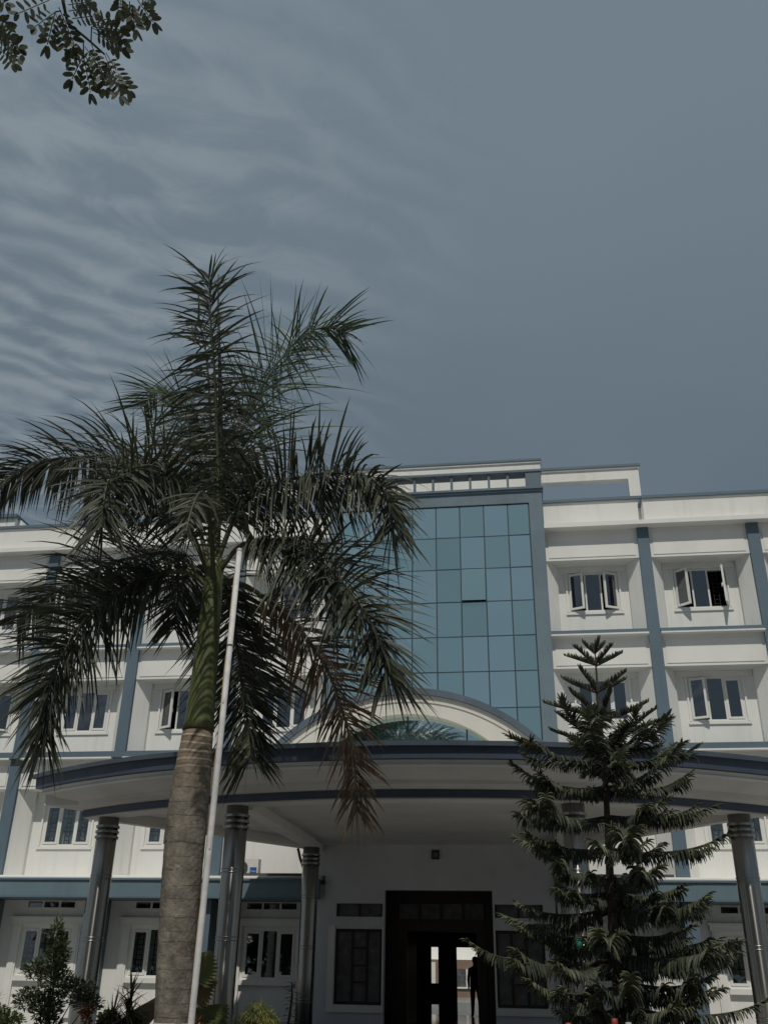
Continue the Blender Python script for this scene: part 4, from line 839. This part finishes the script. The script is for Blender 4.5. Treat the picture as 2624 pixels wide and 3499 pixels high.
# leaf stalks: foot, tip, pairs of leaflets
PIN = [((-1.222, 1.612, 4.068), (-1.267, 1.674, 4.016), 6), ((-1.240, 1.635, 4.103), (-1.203, 1.677, 3.991), 6), ((-1.215, 1.603, 4.053), (-1.229, 1.557, 3.930), 5),
       ((-1.219, 1.570, 4.059), (-1.252, 1.511, 3.927), 5), ((-1.201, 1.594, 4.058), (-1.186, 1.677, 4.013), 6), ((-1.194, 1.741, 4.070), (-1.250, 1.772, 4.081), 4),
       ((-1.174, 1.718, 4.015), (-1.211, 1.744, 3.947), 5), ((-1.187, 1.740, 4.035), (-1.175, 1.794, 3.945), 6), ((-1.160, 1.702, 3.993), (-1.167, 1.829, 4.005), 6),
       ((-1.175, 1.717, 4.047), (-1.111, 1.730, 3.945), 6), ((-1.137, 1.684, 4.016), (-1.085, 1.730, 3.879), 7), ((-1.139, 1.767, 4.073), (-1.085, 1.811, 3.941), 8),
       ((-1.123, 1.747, 4.051), (-1.121, 1.909, 4.081), 8), ((-1.123, 1.664, 4.032), (-1.051, 1.703, 4.002), 6), ((-1.139, 1.679, 4.072), (-1.098, 1.783, 4.148), 7),
       ((-1.130, 1.660, 4.052), (-1.040, 1.657, 4.019), 6), ((-1.132, 1.658, 4.059), (-1.053, 1.603, 3.993), 5), ((-1.192, 1.653, 4.089), (-1.162, 1.705, 4.167), 5),
       ((-1.188, 1.623, 4.080), (-1.089, 1.577, 4.014), 5), ((-1.195, 1.625, 4.112), (-1.172, 1.662, 4.171), 5), ((-1.031, 1.666, 4.150), (-1.016, 1.701, 4.080), 6),
       ((-1.013, 1.676, 4.172), (-0.993, 1.750, 4.171), 6), ((-1.028, 1.660, 4.147), (-1.039, 1.698, 4.129), 4), ((-1.038, 1.627, 4.119), (-1.042, 1.643, 4.093), 4),
       ((-0.998, 1.670, 4.178), (-0.993, 1.711, 4.208), 4), ((-1.380, 1.627, 3.964), (-1.391, 1.713, 4.001), 5), ((-1.401, 1.640, 4.010), (-1.315, 1.633, 3.916), 6),
       ((-1.370, 1.593, 3.968), (-1.299, 1.599, 3.916), 6), ((-1.365, 1.569, 3.968), (-1.358, 1.631, 4.012), 5), ((-1.393, 1.585, 4.025), (-1.372, 1.609, 4.036), 4),
       ((-1.382, 1.558, 4.094), (-1.350, 1.565, 4.063), 4)]
for a, b_, n in PIN: pinna(a, b_, n, .0345, rn, OT)
MB().tube([(-1.171, 1.697, 4.047), (-1.181, 1.732, 4.018)], .002, 4).tube([(-1.210, 1.620, 4.080), (-1.226, 1.617, 4.075)], .002, 4).tube([(-1.152, 1.707, 4.049), (-1.141, 1.676, 4.076)], .002, 4).build('leaf_stalk', 'bark', OT)

# ------------------------------------------------------------------ wood behind the viewer (mirrored in panes and pillars)
rn = random.Random(77); m = MB()
for k in range(29):
    cx_, cy_ = (-30 + 4.6 * k + rn.uniform(-1.5, 1.5), -9 - abs(k - 7) * .5 - rn.uniform(0, 5)) if k < 15 else (-33 + 5 * (k - 15) + rn.uniform(-1.5, 1.5), -20 - rn.uniform(0, 4)); hgt = rn.uniform(8.5, 12.5) if k not in (2, 3, 4, 5) else rn.uniform(16, 19); wdt = rn.uniform(2.8, 4.0)
    m.tube([(cx_, cy_, 0), (cx_ + .2, cy_, hgt * .5), (cx_, cy_, hgt * .8)], [.28, .2, .08], 7)
    for _ in range(1500):
        v_ = Vector((rn.gauss(0, 1), rn.gauss(0, 1), rn.gauss(0, 1))).normalized() * rn.random() ** .4; cl = noise.noise(v_ * 2.3 + Vector((k, 0, 0)))
        p_ = Vector((cx_ + v_.x * wdt * (1 + .5 * cl), cy_ + v_.y * wdt, hgt * .50 + v_.z * hgt * .48 * (1 + .2 * cl)))
        m.strip(p_, Vector((rn.uniform(-1, 1), rn.uniform(-1, 1), rn.uniform(-.6, .6))), Vector((rn.uniform(-1, 1), rn.uniform(-1, 1), rn.uniform(-1, 1))), rn.uniform(.5, .9), rn.uniform(.3, .5), .3, 2, (.4, 1, .2))
tb = m.build('tree_belt', 'leaf', kind='stuff', label='dark leafy trees mirrored in the lower window panes'); tb['category'] = 'trees'

# ------------------------------------------------------------------ person in the lobby doorway
PER = thing('person', 'dark silhouetted person standing in the lobby doorway against the bright courtyard', 'person', (-1.69, 33.0, FZ))
def skin_obj(name, V, Ed, Rr, m, parent, sub_=2, root=0):
    me = bpy.data.meshes.new(name); bm = bmesh.new(); lay = bm.verts.layers.skin.verify(); vs = []
    for p, r in zip(V, Rr):
        q = bm.verts.new(p); q[lay].radius = r if isinstance(r, tuple) else (r, r); vs.append(q)
    for a, b_ in Ed: bm.edges.new((vs[a], vs[b_]))
    vs[root][lay].use_root = True; bm.to_mesh(me); bm.free(); me.materials.append(m)
    o = bpy.data.objects.new(name, me); col.objects.link(o); o.parent = parent
    k = o.modifiers.new('skin', 'SKIN'); k.use_smooth_shade = True; s = o.modifiers.new('sub', 'SUBSURF'); s.levels = sub_; s.render_levels = sub_; return o
pm = bpy.data.materials.new('person_skin_and_clothes'); pm.use_nodes = True; n_, l_ = pm.node_tree.nodes, pm.node_tree.links
tcn = n_.new('ShaderNodeTexCoord'); sx_ = n_.new('ShaderNodeSeparateXYZ'); l_.new(tcn.outputs['Object'], sx_.inputs[0]); cr = n_.new('ShaderNodeValToRGB'); cr.color_ramp.interpolation = 'CONSTANT'
dv = n_.new('ShaderNodeMath'); dv.operation = 'DIVIDE'; dv.inputs[1].default_value = 1.7; l_.new(sx_.outputs[2], dv.inputs[0]); l_.new(dv.outputs[0], cr.inputs[0])
e = cr.color_ramp.elements; e[0].position = 0; e[0].color = (.01, .01, .01, 1); e[1].position = .05; e[1].color = (.02, .022, .03, 1)  # clothes toned near black: the backlit silhouette is put into the colour
q = e.new(.52); q.color = (.035, .04, .05, 1); q = e.new(.835); q.color = (.16, .09, .06, 1)
l_.new(cr.outputs[0], n_['Principled BSDF'].inputs['Base Color']); n_['Principled BSDF'].inputs['Roughness'].default_value = .8
V = [(0, 0, .86), (0, 0, 1.02), (0, 0, 1.2), (0, 0, 1.34), (0, -.01, 1.42), (0, -.02, 1.51), (0, -.025, 1.61),
     (-.09, 0, .82), (-.10, -.01, .46), (-.11, .02, .08), (-.12, -.09, .03), (-.125, -.15, .025),
     (.09, 0, .82), (.12, .01, .46), (.15, .05, .08), (.15, -.05, .03), (.152, -.11, .025),
     (-.17, 0, 1.32), (-.23, .01, 1.06), (-.22, -.06, .84), (-.215, -.09, .76), (.17, 0, 1.32), (.23, .01, 1.06), (.23, -.05, .84), (.23, -.08, .76)]
Ed = [(0, 1), (1, 2), (2, 3), (3, 4), (4, 5), (5, 6), (0, 7), (7, 8), (8, 9), (9, 10), (10, 11), (0, 12), (12, 13), (13, 14), (14, 15), (15, 16), (3, 17), (17, 18), (18, 19), (19, 20), (3, 21), (21, 22), (22, 23), (23, 24)]
Rr = [(.17, .125), (.165, .12), (.185, .13), (.13, .10), (.052, .052), (.085, .095), (.072, .085), .102, .074, .052, .044, .030, .102, .074, .052, .044, .030, .062, .043, .032, .028, .062, .043, .032, .028]
skin_obj('body', V, Ed, Rr, pm, PER)
hr = MB().tube([(0, .02, 1.53), (0, .015, 1.57), (0, .01, 1.62), (0, .005, 1.66), (0, 0, 1.685), (0, 0, 1.695)], [.085, .098, .099, .085, .055, .015], 16); hr.tube([(0, .085, 1.60), (0, .10, 1.62), (0, .105, 1.65), (0, .10, 1.67)], [.02, .035, .033, .01], 10)
ho = hr.build('hair', 'hair', None, True); ho.parent = PER
